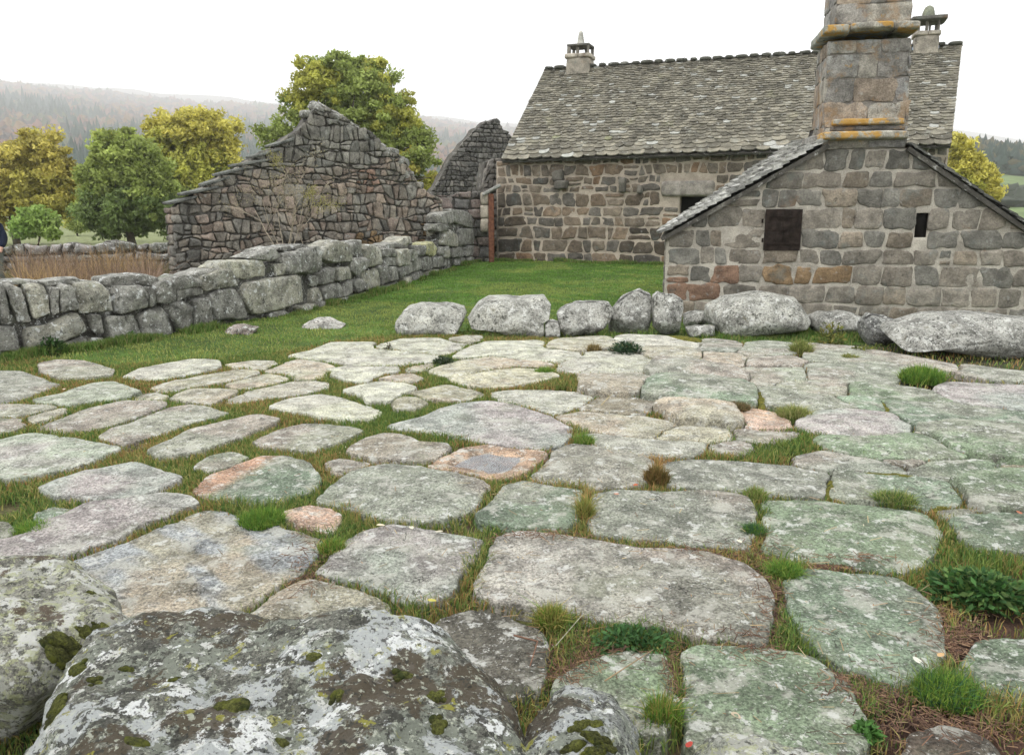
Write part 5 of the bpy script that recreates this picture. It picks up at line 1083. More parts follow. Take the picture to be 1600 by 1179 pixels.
def bare_shrub(name, label, base, height, seed, n_stem=5, spread=.5, leaf=(.34, .30, .18)):
    rng = np.random.default_rng(seed); t = thing(name, tuple(base), label, 'shrub'); mb = MB(); tips = []
    def grow(p, d, L, r, lev):
        pts = [p]; dd = d.copy()
        for _ in range(4): dd = dd + rng.normal(0, .10, 3) + np.array([0, 0, .03]); dd /= np.linalg.norm(dd); pts.append(pts[-1] + dd * L / 4)
        V, Fs = tube(pts, np.linspace(r, r * .55, 5), 5); mb.add(V, Fs, np.array((.36, .31, .23)) * rng.uniform(.7, 1.2))
        if lev == 0 or r < .002: tips.extend(pts[1:]); return
        for k in range(rng.integers(2, 4)):
            q = pts[rng.integers(2, 5)]; nd = dd + rng.normal(0, .42, 3); nd[2] = abs(nd[2]) * .9; nd /= np.linalg.norm(nd); grow(q, nd, L * rng.uniform(.5, .75), r * .6, lev - 1)
    for i in range(n_stem):
        a = (i - (n_stem - 1) / 2) / max(n_stem - 1, 1) * 2; d = np.array([a * spread + rng.normal(0, .08), rng.normal(0, .15), 1.]); d /= np.linalg.norm(d); grow(np.array(base) + np.array([a * .12, 0, 0]), d, height * rng.uniform(.38, .52), .011, 4)
    mb.build('branches', M['twig'], t); tips = np.array(tips); n = 900; k = rng.integers(0, len(tips), n); P = tips[k] + rng.normal(0, .05, (n, 3)); a = rng.standard_normal((n, 3)); a /= np.linalg.norm(a, axis=1, keepdims=True); b = np.cross(a, rng.standard_normal((n, 3))); b /= np.linalg.norm(b, axis=1, keepdims=True); s = .018
    mk('leaves', np.stack([P - a * s, P + b * s * .5, P + a * s, P - b * s * .5], 1).reshape(-1, 3), np.arange(n * 4).reshape(-1, 4), M['leaf'], parent=t, cols=np.repeat(np.array(leaf) * rng.uniform(.6, 1.2, (n, 1)), 4, 0), smooth=False); return t
bare_shrub('elder_shrub', 'pale leafless shrub of thin twigs before the peaked ruin', at_y(445, 395, 16.0), 2.1, 5, 6, .55)
bare_shrub('elder_shrub', 'lone bare sapling right of the leafless shrub', at_y(478, 395, 16.4), 2.3, 8, 1, .1, (.30, .28, .10))

# ================================================================ grass
def blades(rng, P, h, w, cols, lean=.35, seg2=True):
    n = len(P); az = rng.uniform(0, 2 * math.pi, n); fx, fy = np.cos(az), np.sin(az); la = rng.uniform(0, 2 * math.pi, n); lm = np.abs(rng.normal(0, lean, n)) * h
    dx, dy = np.cos(la) * lm, np.sin(la) * lm; z = np.zeros(n); W = np.stack([fx * w / 2, fy * w / 2, z], 1); U = np.stack([z, z, h], 1); D = np.stack([dx, dy, z], 1)
    a, b = P - W, P + W; m1, m2 = P - W * .75 + U * .55 + D * .35, P + W * .75 + U * .55 + D * .35; t = P + U * (1 - .25 * np.minimum(lm / h, 1))[:, None] + D
    V = np.stack([a, b, m2, m1, t], 1).reshape(-1, 3); i = np.arange(n)[:, None] * 5
    Fs = np.vstack([i + np.array([[0, 1, 2]]), i + np.array([[0, 2, 3]]), i + np.array([[3, 2, 4]])])
    C = np.stack([cols * .85, cols * .85, cols, cols, cols * 1.1], 1).reshape(-1, 3); return V, Fs, C
# a raster of the terrace: distance to the nearest slab edge, metres
RS = .02; rx0, ry0, rx1, ry1 = -9., 1.4, 10., 12.6; nxr, nyr = int((rx1 - rx0) / RS), int((ry1 - ry0) / RS); occ = np.zeros((nyr, nxr), bool)
for Q in SLABG:
    i0, i1 = max(int((Q[:, 0].min() - rx0) / RS) - 1, 0), min(int((Q[:, 0].max() - rx0) / RS) + 2, nxr); j0, j1 = max(int((Q[:, 1].min() - ry0) / RS) - 1, 0), min(int((Q[:, 1].max() - ry0) / RS) + 2, nyr)
    if i1 <= i0 or j1 <= j0: continue
    xx, yy = np.meshgrid(rx0 + (np.arange(i0, i1) + .5) * RS, ry0 + (np.arange(j0, j1) + .5) * RS); occ[j0:j1, i0:i1] |= in_poly(xx.ravel(), yy.ravel(), Q).reshape(xx.shape)
dist = np.where(occ, 0, 99).astype(float)
for _ in range(12):
    d = dist.copy()
    for ax, s in ((0, 1), (0, -1), (1, 1), (1, -1)): d = np.minimum(d, np.roll(dist, s, ax) + RS)
    dist = d
def slab_d(x, y):
    i = np.clip(((x - rx0) / RS).astype(int), 0, nxr - 1); j = np.clip(((y - ry0) / RS).astype(int), 0, nyr - 1); return dist[j, i]
rg = np.random.default_rng(77)
# greens laid out over the terrace: (px, py, rx, ry, density, height, green, yellow, rust)
def zones(px, py):
    g = np.full(len(px), .60); y = np.full(len(px), .30); r = np.full(len(px), .16); dn = np.ones(len(px)); h = np.full(len(px), .033)
    tightz = (px > 880 + 30 * np.sin(py * .05)) & (py < 770); dn = np.where(tightz, .07, dn); dn = np.where((px > 1700) | (px < -120), .75, dn)
    lowr = sstep(1080, 1250, px) * sstep(830, 930, py); dn = np.where(px > 1700, dn, dn * (1 - .75 * lowr)); h = h * (1 - .2 * lowr)
    for (cx, cy, a, b, d_, h_, gg, yy, rr) in ZN:
        k = np.exp(-(((px - cx) / a) ** 2 + ((py - cy) / b) ** 2) * 1.2); dn = np.maximum(dn * (1 - k), 0) + d_ * k; h = h * (1 - k) + h_ * k; g = g * (1 - k) + gg * k; y = y * (1 - k) + yy * k; r = r * (1 - k) + rr * k
    return dn, h, g, y, r
ZN = [(50, 810, 60, 30, 1.6, .05, .8, .2, 0), (150, 755, 120, 20, 1.2, .035, .3, .5, .2), (240, 820, 60, 18, 1.8, .055, .6, .4, 0), (400, 800, 60, 22, 2.2, .07, .85, .15, 0), (480, 770, 40, 30, 1.6, .05, .7, .3, 0), (520, 845, 35, 22, 1.8, .06, .7, .3, 0), (560, 800, 50, 22, 1.6, .06, .15, .45, .4),
      (230, 710, 150, 22, 1.2, .035, .3, .4, .3), (430, 700, 50, 22, 1.3, .04, .2, .4, .4), (600, 650, 60, 18, 1.3, .035, .8, .1, .1), (690, 690, 60, 14, 1.5, .04, .95, .05, 0), (760, 790, 40, 40, 1.5, .05, .6, .35, .05), (730, 880, 40, 50, 1.7, .06, .35, .5, .15), (640, 810, 80, 14, 1.3, .045, .4, .5, .1),
      (860, 820, 60, 14, 1.2, .04, .5, .4, .1), (915, 790, 22, 45, 2.2, .085, .35, .55, .1), (950, 755, 90, 16, 1.6, .06, .35, .45, .2), (1025, 735, 32, 28, 2.2, .09, .05, .25, .7), (630, 945, 55, 32, 1.8, .055, .95, .05, 0), (1000, 990, 160, 24, 1.6, .05, .95, .05, 0), (870, 950, 45, 28, 1.8, .08, .4, .55, .05),
      (1120, 840, 100, 16, 1.0, .035, .5, .3, .2), (1235, 880, 35, 30, 2.0, .08, .8, .2, 0), (1520, 900, 100, 45, 2.4, .07, 1, 0, 0), (1250, 690, 50, 24, 2.6, .055, 1, 0, 0), (1150, 710, 90, 16, 2.0, .045, .9, .1, 0), (910, 675, 24, 22, 2.0, .06, .7, .3, 0), (1040, 645, 60, 12, 1.6, .05, .8, .2, 0),
      (850, 600, 90, 12, 2.0, .055, .85, .15, 0), (850, 578, 26, 10, 2., .06, .85, .15, 0), (760, 577, 90, 7, 1.4, .045, .1, .3, .6), (880, 635, 60, 10, 1.2, .04, .2, .3, .5), (1240, 1010, 40, 40, 1.6, .05, .9, .1, 0), (1350, 1120, 28, 70, 2.0, .05, .9, .1, 0), (1480, 1065, 90, 24, 2.2, .08, .85, .15, 0), (1580, 1110, 70, 28, 2.0, .08, .5, .4, .1),
      (1480, 960, 40, 40, .5, .05, .2, .6, .2), (1480, 1140, 140, 40, .12, .03, .2, .5, .3), (1000, 1120, 70, 60, 1.2, .08, .7, .25, .05), (880, 1000, 40, 60, .8, .05, .8, .15, .05), (960, 700, 60, 8, .9, .035, .3, .4, .3), (1330, 690, 20, 10, 1.2, .04, .9, .1, 0), (700, 575, 60, 22, 1.2, .035, .9, .1, 0), (500, 590, 60, 20, 1.2, .04, .6, .3, .1)]
N = 260000
# candidates drawn evenly over the picture of the terrace floor, then thinned by the distance to keep blade size sensible
cx_, cy_ = rg.uniform(-8.5, 8.5, N * 8), rg.uniform(1.5, 12.4, N * 8)
px, py = to_px(np.stack([cx_, cy_, np.full(len(cx_), -.03)], 1)); ok = (px > -900) & (px < 2500) & (py < 1400) & is_terrace(px, py)
cx_, cy_, px, py = cx_[ok], cy_[ok], px[ok], py[ok]; d_ = slab_d(cx_, cy_); dn, hh, gg, yy, rr_ = zones(px, py)
edge_ = (slab_d(cx_ + .022, cy_) > 0) | (slab_d(cx_ - .022, cy_) > 0) | (slab_d(cx_, cy_ + .022) > 0) | (slab_d(cx_, cy_ - .03) > 0)
nz = noise3(np.stack([cx_ * 3.5, cy_ * 3.5, cx_ * 0], 1), 4) + .6 * noise3(np.stack([cx_ * 11, cy_ * 11, cx_ * 0], 1), 6)
pr = dn * 1.0 * ((d_ > .0) | edge_) * sstep(-1.2, .05, nz) * np.where(d_ < .03, .55, 1)
over = (dn > 1.9) & (occ[np.clip(((cy_ - ry0) / RS).astype(int), 0, nyr - 1), np.clip(((cx_ - rx0) / RS).astype(int), 0, nxr - 1)]); pr = np.where(over, .35 * (dn - 1.7) * sstep(-.1, .5, nz), pr)
BR = np.array([(470, 450 + 600)])
keep = rg.random(len(pr)) < pr * np.clip(5.5 / np.hypot(cx_, cy_), .35, 1.3); cx_, cy_, px, py, hh, gg, yy, rr_, nz = [a[keep] for a in (cx_, cy_, px, py, hh, gg, yy, rr_, nz)]
print('joint blades', len(cx_)); n = len(cx_); dd_ = np.hypot(cx_, cy_)
pick = rg.random(n) * (gg + yy + rr_); patch = .9 * noise3(np.stack([cx_ * 1.7, cy_ * 1.7, cx_ * 0], 1), 14); pick = np.clip(pick + patch * .35, 0, 5)
G_ = np.array((.17, .22, .05)); G2_ = np.array((.09, .165, .04)); Y_ = np.array((.31, .28, .095)); R_ = np.array((.33, .20, .08))
cc = np.where((pick < gg)[:, None], np.where((rg.random(n) < .5)[:, None], G_, G2_), np.where((pick < gg + yy)[:, None], Y_, R_)) * rg.uniform(.65, 1.35, (n, 1))
h_ = hh * rg.uniform(.45, 1.25, n) * (1 + .3 * nz) * np.where(dd_ > 7, 1.05, 1); w_ = (.0024 + .0009 * dd_) * rg.uniform(.7, 1.3, n)
V, Fs, Cc = blades(rg, np.stack([cx_, cy_, np.full(n, -.04)], 1), h_ + .02, w_, cc, .6)
o = mk('joint_grass', V, Fs, M['grass'], cols=Cc, smooth=False); tag(o, 'grass and weeds growing in the joints of the stone terrace', 'grass', kind='stuff')
# lawn
NL = 330000; lx, ly = rg.uniform(-8.5, 5, NL), rg.uniform(7.5, 25.5, NL); px, py = to_px(np.stack([lx, ly, np.zeros(NL)], 1))
ok = (~is_terrace(px, py)) & (lx > wall_x(np.clip(ly, 0, 30)) - .05) & (px > -500) & (lx < 3.4 + (ly - 12) * .3) & ~((ly > 11.6) & (lx > 2.5) & (ly < 12 + .01)); 
hd = LP.o; f_ = (np.stack([lx, ly], 1) - LP.o[:2]) @ LP.n[:2]; ok &= f_ < -.02
lx, ly = lx[ok], ly[ok]; dl = np.hypot(lx, ly); ok = rg.random(len(lx)) < np.clip(1.25 - dl / 32, .3, 1); lx, ly, dl = lx[ok], ly[ok], dl[ok]; n = len(lx); print('lawn blades', n)
nz = fbm(np.stack([lx * .9, ly * .9, lx * 0], 1), 3, 21); nf = fbm(np.stack([lx * 4, ly * 4, lx * 0], 1), 2, 22); near = sstep(15, 10, ly)[:, None]
c = np.where((rg.random(n) < .78)[:, None], (.12, .235, .04), (.19, .27, .07)) * (1 - near) + np.where((rg.random(n) < .55)[:, None], (.17, .25, .05), (.28, .29, .10)) * near
yl = sstep(.1, .7, nz + .5 * nf)[:, None]; c = c * (1 - yl * .6) + np.array([.24, .25, .075]) * yl * .6; c = c * (1 + .25 * nz[:, None] + .2 * nf[:, None]) * rg.uniform(.7, 1.3, (n, 1))
V, Fs, Cc = blades(rg, np.stack([lx, ly, gz(lx, ly) - .005], 1), (.032 + .012 * nf) * rg.uniform(.5, 1.3, n), (.004 + .0008 * dl) * rg.uniform(.7, 1.3, n), np.clip(c, .01, 1), .5)
o = mk('lawn_grass', V, Fs, M['grass'], cols=Cc, smooth=False); tag(o, 'short green lawn between the wall, the farmhouse and the terrace', 'lawn', kind='stuff')
# taller grass left unmown against the stones
ns_ = 26000; sg_ = rg.integers(1, len(WALLG) - 1, ns_); tt_ = rg.random(ns_); bp_ = WALLG[sg_] * (1 - tt_)[:, None] + WALLG[np.minimum(sg_ + 1, len(WALLG) - 1)] * tt_[:, None]
ex_ = bp_[:, 0] + .02 + np.abs(rg.normal(0, .10, ns_)); ey_ = bp_[:, 1] - np.abs(rg.normal(0, .06, ns_))
nb_ = 16000; bx_ = rg.uniform(-1.6, 7.4, nb_); by_ = np.interp(bx_, [-1.6, 0, 2.5, 4.4, 7.4], [10.05, 10.0, 10.1, 9.9, 9.1]) + rg.normal(.30, .28, nb_)
hx_ = rg.uniform(0, 6.5, 9000); hp_ = SPn.map(hx_, np.zeros(9000), -.03 - np.abs(rg.normal(0, .10, 9000))); fx_ = rg.uniform(0, 8.5, 9000); fp_ = LP.map(fx_, np.zeros(9000), -.03 - np.abs(rg.normal(0, .12, 9000)))
EX = np.concatenate([ex_, bx_, hp_[:, 0], fp_[:, 0]]); EY = np.concatenate([ey_, by_, hp_[:, 1], fp_[:, 1]]); k_ = (noise3(np.stack([EX * 2.2, EY * 2.2, EX * 0], 1), 31) + .5 * noise3(np.stack([EX * 7, EY * 7, EX * 0], 1), 32) > -.15) & (slab_d(EX, EY) > .0); EX, EY = EX[k_], EY[k_]; n = len(EX)
c = np.array([(.11, .20, .04), (.17, .22, .06), (.26, .25, .09), (.08, .15, .035)])[rg.choice(4, n, p=[.4, .3, .15, .15])] * rg.uniform(.7, 1.3, (n, 1)); hh_ = rg.uniform(.04, .13, n) * (1 + .6 * noise3(np.stack([EX * 1.5, EY * 1.5, EX * 0], 1), 33))
V, Fs, Cc = blades(rg, np.stack([EX, EY, gz(EX, EY) - .01], 1), hh_, (.003 + .0008 * np.hypot(EX, EY)), c, .5); o = mk('edge_grass', V, Fs, M['grass'], cols=Cc, smooth=False); tag(o, 'longer grass at the foot of walls and boulders', 'grass', kind='stuff')
# dry brown stalks behind the wall, and grass round the field
def patch(name, label, cat, n, fn, cf_, h, w, lean, seed):
    r = np.random.default_rng(seed); P = fn(r, n); n = len(P); hh = r.uniform(*h, n) * (1 + .3 * noise3(np.c_[P[:, :2] * 1.5, P[:, :1] * 0], seed)); c = cf_(r, P, n); V, Fs, Cc = blades(r, P, hh, r.uniform(*w, n), c, lean); o = mk(name, V, Fs, M['grass'], cols=Cc, smooth=False); return tag(o, label, cat, kind='stuff')
def fdry(r, n):
    px_, Y_s = r.uniform(45, 266, n), r.uniform(13.2, 19.5, n); x = (px_ - 800) / 1200 * Y_s * 1.02; k = noise3(np.stack([x * 1.1, Y_s * 1.1, x * 0], 1), 3) + .35 > r.uniform(-.5, .6, n); x, Y_s = x[k], Y_s[k]; return np.stack([x, Y_s, gz(x, Y_s) - .02], 1)
def cdry(r, P, n):
    a = sstep(-.3, .5, noise3(np.c_[P[:, :2] * .7, P[:, :1] * 0], 8))[:, None]; return (np.array((.25, .175, .125)) * (1 - a) + np.array((.36, .25, .12)) * a) * r.uniform(.45, 1.5, (n, 1))
patch('dry_grass', 'tall dry brown and orange stalks behind the left wall', 'dry grass', 8000, fdry, cdry, (.15, 1.05), (.006, .016), .5, 9)
def ffield(r, n):
    x, y = r.uniform(-16, -5, n), r.uniform(9, 27, n); k = x < wall_x(np.clip(y, 0, 30)) - .55; x, y = x[k], y[k]; return np.stack([x, y, gz(x, y) - .01], 1)
patch('rough_grass', 'rough grass of the plot behind the dry stone wall', 'grass', 30000, ffield, lambda r, P, n: np.where((r.random(n) < .5)[:, None], (.10, .12, .04), (.17, .15, .07)) * r.uniform(.6, 1.3, (n, 1)), (.08, .25), (.012, .03), .4, 10)

def tuft(name, label, cat, px, py, rpx, h, n, cols, seed, lean=.6, w=None, z=-.03, spread=1.0, group=None):
    r = np.random.default_rng(seed); b = on_ground(px, py, 0.); D = math.hypot(b[0], b[1]); rad = rpx / F_PX * D; a = r.uniform(0, 2 * math.pi, n); q = rad * np.sqrt(r.random(n)) * .75
    P = np.stack([b[0] + np.cos(a) * q * spread, b[1] + np.sin(a) * q * .9, np.full(n, z)], 1); pal = np.array(cols); c = pal[r.integers(0, len(pal), n)] * r.uniform(.65, 1.35, (n, 1))
    V, Fs, Cc = blades(r, P, h * r.uniform(.5, 1.15, n) * (1.1 - .45 * q / rad / .75), np.full(n, w or (.002 + .0009 * D)), c, lean); return tag(mk(name, V, Fs, M['grass'], cols=Cc, smooth=False), label, cat, group)
gA = [(.13, .24, .035), (.09, .19, .035), (.20, .28, .05)]; gB = [(.24, .27, .08), (.32, .30, .12), (.16, .20, .05)]; gD = [(.05, .11, .05), (.07, .14, .06)]; gR = [(.17, .12, .06), (.22, .15, .07), (.12, .12, .05)]; gY = [(.36, .29, .09), (.28, .25, .07), (.18, .21, .05)]
tuft('grass_tuft', 'bright green grass tuft on the right of the terrace before the biggest boulder', 'grass tuft', 1440, 592, 38, .19, 1700, gA, 1)
tuft('grass_tuft', 'bushy olive tuft rooted below the great white boulder', 'grass tuft', 1252, 548, 20, .18, 900, gB, 2)
tuft('grass_tuft', 'spiky pale tuft left of the bluish white slab', 'grass tuft', 1240, 648, 30, .13, 900, gB, 3, .8)
tuft('grass_tuft', 'brown withered tuft at the corner of the raised slab', 'grass tuft', 1152, 636, 26, .09, 900, gR, 4, .8)
tuft('grass_tuft', 'round dark olive tuft on the lower edge of a right hand slab', 'grass tuft', 1398, 782, 38, .10, 1300, gB + gA[:1] + gD[:1], 5, .8)
tuft('grass_tuft', 'thin pale green tuft above the dark green one', 'grass tuft', 1180, 772, 24, .09, 600, gB + gA[:1], 6)
tuft('grass_tuft', 'dark green tuft between the black pitted slab and the huge one', 'grass tuft', 1177, 828, 20, .08, 800, gD + gA[:1], 7)
tuft('grass_tuft', 'green tuft at the corner of the widest slab', 'grass tuft', 1228, 892, 34, .085, 1300, gA, 8, .8)
tuft('grass_tuft', 'straw coloured tuft at the lower edge of the widest slab', 'grass tuft', 862, 968, 34, .11, 1300, gY + gA[:1], 9, .7)
tuft('grass_tuft', 'small pale tuft near the middle of the long right hand slabs', 'grass tuft', 1328, 557, 16, .08, 350, gB, 10)
tuft('grass_tuft', 'dry tawny tuft left of the dark leafy weed', 'grass tuft', 928, 546, 14, .13, 350, [(.26, .19, .08), (.2, .16, .07)], 11)
tuft('grass_tuft', 'bright green tuft in the far middle of the terrace', 'grass tuft', 850, 582, 20, .11, 700, gA, 12)
tuft('grass_tuft', 'small green tuft on the wide green grey slab', 'grass tuft', 1345, 708, 18, .06, 400, gD + gA[:1], 13)
tuft('grass_tuft', 'red brown grass clump left of the long grey slab', 'grass tuft', 1026, 752, 26, .15, 1000, [(.20, .12, .045), (.16, .11, .04), (.12, .11, .03)], 14, .3)
tuft('grass_tuft', 'upright olive strip of grass between two pitted slabs', 'grass tuft', 914, 805, 22, .14, 1300, gY + gB[:1], 15, .35, spread=.7)
tuft('grass_tuft', 'leafy grass at the edge of the slab with the orange tinge', 'grass tuft', 912, 690, 22, .11, 700, gA + gB[:1], 16)
tuft('grass_tuft', 'long green blades below the small humped boulder', 'grass tuft', 1035, 1120, 42, .13, 700, gA + gY[:1], 17, .5)
tuft('grass_tuft', 'thick green mound below the round two coloured slab', 'grass tuft', 410, 812, 46, .10, 2200, gA, 18, .6)
tuft('grass_tuft', 'green mound at the end of the largest slab', 'grass tuft', 518, 855, 30, .08, 1100, gA + gY[:1], 19, .6)
tuft('grass_tuft', 'green clump at the far left beside the long domed slab', 'grass tuft', 52, 828, 40, .08, 1500, gA, 20, .6)
tuft('grass_tuft', 'grassy mound below the large green grey slab', 'grass tuft', 1480, 1080, 60, .10, 2200, gA + gD[:1], 21, .6)
def leafy(name, label, cat, px, py, rpx, h, n, size, cols, seed, z=-.02):
    r = np.random.default_rng(seed); b = on_ground(px, py, 0.); D = math.hypot(b[0], b[1]); rad = rpx / F_PX * D; t = thing(name, (b[0], b[1], z), label, cat); d = r.standard_normal((n, 3)); d[:, 2] = np.abs(d[:, 2]); d /= np.linalg.norm(d, axis=1, keepdims=True)
    P = np.array([b[0], b[1], z]) + d * np.array([rad, rad * .8, h]) * (r.random(n) ** .45)[:, None]; a = d * np.array([1, 1, .5]) + r.normal(0, .4, (n, 3)); a /= np.linalg.norm(a, axis=1, keepdims=True); b2 = np.cross(a, r.standard_normal((n, 3)) * .4 + np.array([0, 0, 1.])); b2 /= np.linalg.norm(b2, axis=1, keepdims=True); s = size * r.uniform(.6, 1.3, (n, 1))
    V = np.stack([P - a * s, P + b2 * s * .45, P + a * s, P - b2 * s * .45], 1).reshape(-1, 3); pal = np.array(cols); c = pal[r.integers(0, len(pal), n)] * r.uniform(.6, 1.4, (n, 1)); mk('leaves', V, np.arange(4 * n).reshape(-1, 4), M['leaf'], parent=t, cols=np.repeat(c, 4, 0), smooth=False)
    mb = MB()
    for i in range(9): q = P[r.integers(n)]; V, Fs = tube([(b[0], b[1], z - .02), (b[0] * .5 + q[0] * .5, b[1] * .5 + q[1] * .5, z + .6 * (q[2] - z)), q], [.004, .003, .002], 5); mb.add(V, Fs, (.10, .12, .05))
    mb.build('stems', M['twig'], t); return t
leafy('leafy_weed', 'dark green leafy weed before the split pair of boulders', 'weed', 978, 549, 30, .14, 420, .028, [(.025, .055, .025), (.035, .07, .03)], 1)
leafy('leafy_weed', 'small dark leafy weed on the far left of centre paving', 'weed', 693, 566, 20, .09, 240, .024, [(.05, .07, .04), (.035, .06, .025)], 2)
leafy('leafy_weed', 'tiny brown green weed on the pale slab left of the boulders', 'weed', 607, 545, 8, .11, 50, .02, [(.09, .08, .05), (.06, .07, .03)], 3)
leafy('leafy_weed', 'yellow green leafy plant between the great white and the orange patched boulders', 'weed', 1296, 536, 26, .30, 300, .03, [(.16, .17, .04), (.11, .14, .04), (.20, .18, .05)], 4)
leafy('leafy_weed', 'low yellowish leaves at the foot of the round dark boulder', 'weed', 1350, 545, 18, .06, 90, .03, [(.25, .26, .06), (.15, .18, .05)], 5)
leafy('leafy_weed', 'green weed at the foot of the left wall under the long block', 'weed', 80, 552, 22, .22, 330, .03, [(.04, .09, .025), (.03, .06, .02)], 6)
leafy('leafy_weed', 'low green weed at the wall foot beside the mossy block', 'weed', 198, 532, 24, .14, 300, .03, [(.05, .12, .025), (.08, .15, .04)], 7)
leafy('leafy_weed', 'small weed growing atop the great white boulder at the wall foot', 'weed', 1190, 480, 16, .28, 90, .02, [(.20, .22, .06), (.12, .15, .05)], 8)
leafy('leafy_weed', 'broad dark green leafy patch at the right edge of the terrace', 'weed', 1530, 925, 80, .10, 1500, .022, [(.035, .09, .025), (.05, .12, .03), (.09, .15, .04)], 9)
leafy('leafy_weed', 'low round leaved weeds below the widest slab', 'weed', 990, 1000, 75, .05, 900, .014, [(.04, .10, .03), (.06, .13, .04)], 10)
leafy('leafy_weed', 'bright green weed at the lower edge beside the rosy green slab', 'weed', 1352, 1145, 26, .06, 350, .016, [(.06, .15, .03), (.09, .19, .05)], 11)
# moss seams, fallen leaves, twigs
def seam(label, s, seed, col=(.14, .13, .02)):
    Q = np.array([on_ground(x, y, 0.)[:2] for x, y in poly(s)]); Q = Q if area2(Q) > 0 else Q[::-1]; Q = resample(chaikin(Q, 1), 40); c = Q.mean(0); rings = [(Q, -.05), (Q, -.012), (c + (Q - c) * .8, .0), (c + (Q - c) * .4, .004)]
    V = np.concatenate([np.c_[r[0], np.full(40, r[1])] for r in rings] + [np.array([[c[0], c[1], .005]])]); V[:, 2] += .008 * fbm(V * 18, 3, seed) * (V[:, 2] > -.04)
    tag(mk('moss_patch', V, ring_faces(4, 40, cap0=False), M['moss'], cols=np.tile(col, (len(V), 1))), label, 'moss')
seam('yellow moss in the joint above the round dark olive tuft', '1335,735 1380,738 1425,742 1480,750 1482,755 1430,751 1370,745 1336,739', 1)
seam('yellow moss wedge left of the tuft by the huge slab', '1288,778 1291,755 1298,745 1306,755 1305,778', 2)
seam('yellow moss between the raised slab and the spiky tuft', '1180,612 1194,608 1198,640 1186,636', 3)
seam('olive moss wedge in the middle of the right hand slabs', '1360,622 1375,624 1398,642 1378,642', 4)
seam('bright moss below the thin stone under the oven house corner', '1040,523 1070,524 1100,530 1092,534 1050,528', 5)
seam('moss corner beside the narrow sliver of slab', '1452,790 1480,787 1482,792 1462,800', 6)
LV = [(993, 759, .022, (.55, .12, .05), 'red fallen leaf in the grass left of the red brown clump'), (963, 773, .016, (.60, .28, .18), 'pinkish fallen leaf on the black pitted slab'), (1432, 1033, .020, (.75, .72, .62), 'white fallen leaf on the lower right slab edge'), (1470, 1025, .018, (.65, .42, .22), 'orange tan leaf at the edge of the grassy mound'),
      (595, 822, .024, (.70, .62, .45), 'cream leaf at the top left of the white speckled slab'), (643, 826, .022, (.70, .66, .52), 'cream leaf at the top edge of the white speckled slab'), (686, 832, .02, (.6, .55, .42), 'tan leaf at the top right of the white speckled slab'), (980, 857, .014, (.8, .78, .7), 'small white leaf by the upper edge of the widest slab'),
      (1155, 847, .016, (.75, .72, .55), 'pale leaf below the dark green tuft'), (1434, 677, .022, (.62, .58, .50), 'whitish leaf in the right hand joints'), (675, 940, .02, (.55, .50, .12), 'yellow leaf in the grass behind the huge boulder'), (1077, 1165, .016, (.50, .08, .06), 'red leaf at the bottom edge by the yellowish stone'), (1592, 802, .02, (.5, .2, .12), 'reddish leaf at the right edge'),
      (100, 609, .024, (.7, .6, .45), 'cream leaf in the grass at the left'), (1150, 1120, .02, (.55, .45, .33), 'tan leaf on the rosy green slab')]
for i, (x, y, s, c, lab) in enumerate(LV):
    b = on_ground(x, y, .012); r = np.random.default_rng(i); a = r.uniform(0, 6.28); L, W = s, s * .55; t = np.linspace(0, 2 * math.pi, 12, endpoint=False); u, v = np.cos(t) * L, np.sin(t) * W * (1 - .3 * np.cos(t)); V = np.c_[b[0] + u * math.cos(a) - v * math.sin(a), b[1] + u * math.sin(a) + v * math.cos(a), b[2] + .006 + .25 * np.abs(v) + .1 * np.maximum(u, 0)]
    V = np.vstack([V, [[b[0], b[1], b[2] + .004]]]); tag(mk('fallen_leaf', V, [(12, k, (k + 1) % 12) for k in range(12)], M['leaf'], cols=np.tile(c, (13, 1))), lab, 'leaf', 'leaves fallen on the terrace')
def litter(name, label, zonesl, n, seed, cols=((.16, .075, .045), (.22, .12, .07), (.10, .055, .04)), L=.05):
    r = np.random.default_rng(seed); P = []
    while len(P) < n:
        cx, cy, a, b = zonesl[r.integers(len(zonesl))]; x, y = cx + r.normal() * a * .5, cy + r.normal() * b * .5; P.append(on_ground(x, min(y, 1230), 0.))
    P = np.array(P); on = slab_d(P[:, 0], P[:, 1]) <= 0; kp = ~on | (r.random(n) < (.16 if n > 500 else 1)); P = P[kp]; on = on[kp]; n = len(P); z = np.where(on, .015, -.022) + r.random(n) * .012; a = r.uniform(0, 6.28, n); Ls = L * r.uniform(.4, 1.2, n); w = .0007 + .00035 * np.hypot(P[:, 0], P[:, 1]); ex, ey = np.cos(a), np.sin(a)
    c0 = np.stack([P[:, 0], P[:, 1], z], 1); e = np.stack([ex, ey, r.normal(0, .12, n)], 1) * Ls[:, None]; s = np.stack([-ey, ex, np.zeros(n)], 1) * w[:, None]; up = np.array([0, 0, 1.]) * w[:, None]
    V = np.stack([c0 - e - s, c0 - e + s, c0 + e + s, c0 + e - s, c0 - e + up, c0 + e + up], 1).reshape(-1, 3); i = np.arange(n)[:, None] * 6; Fs = np.vstack([i + np.array([[0, 3, 5, 4]]), i + np.array([[1, 4, 5, 2]])]); pal = np.array(cols); c = np.repeat(pal[r.integers(0, len(pal), n)] * r.uniform(.6, 1.5, (n, 1)), 6, 0)
    tag(mk(name, V, Fs, M['grass'], cols=c, smooth=False), label, 'litter', kind='stuff')
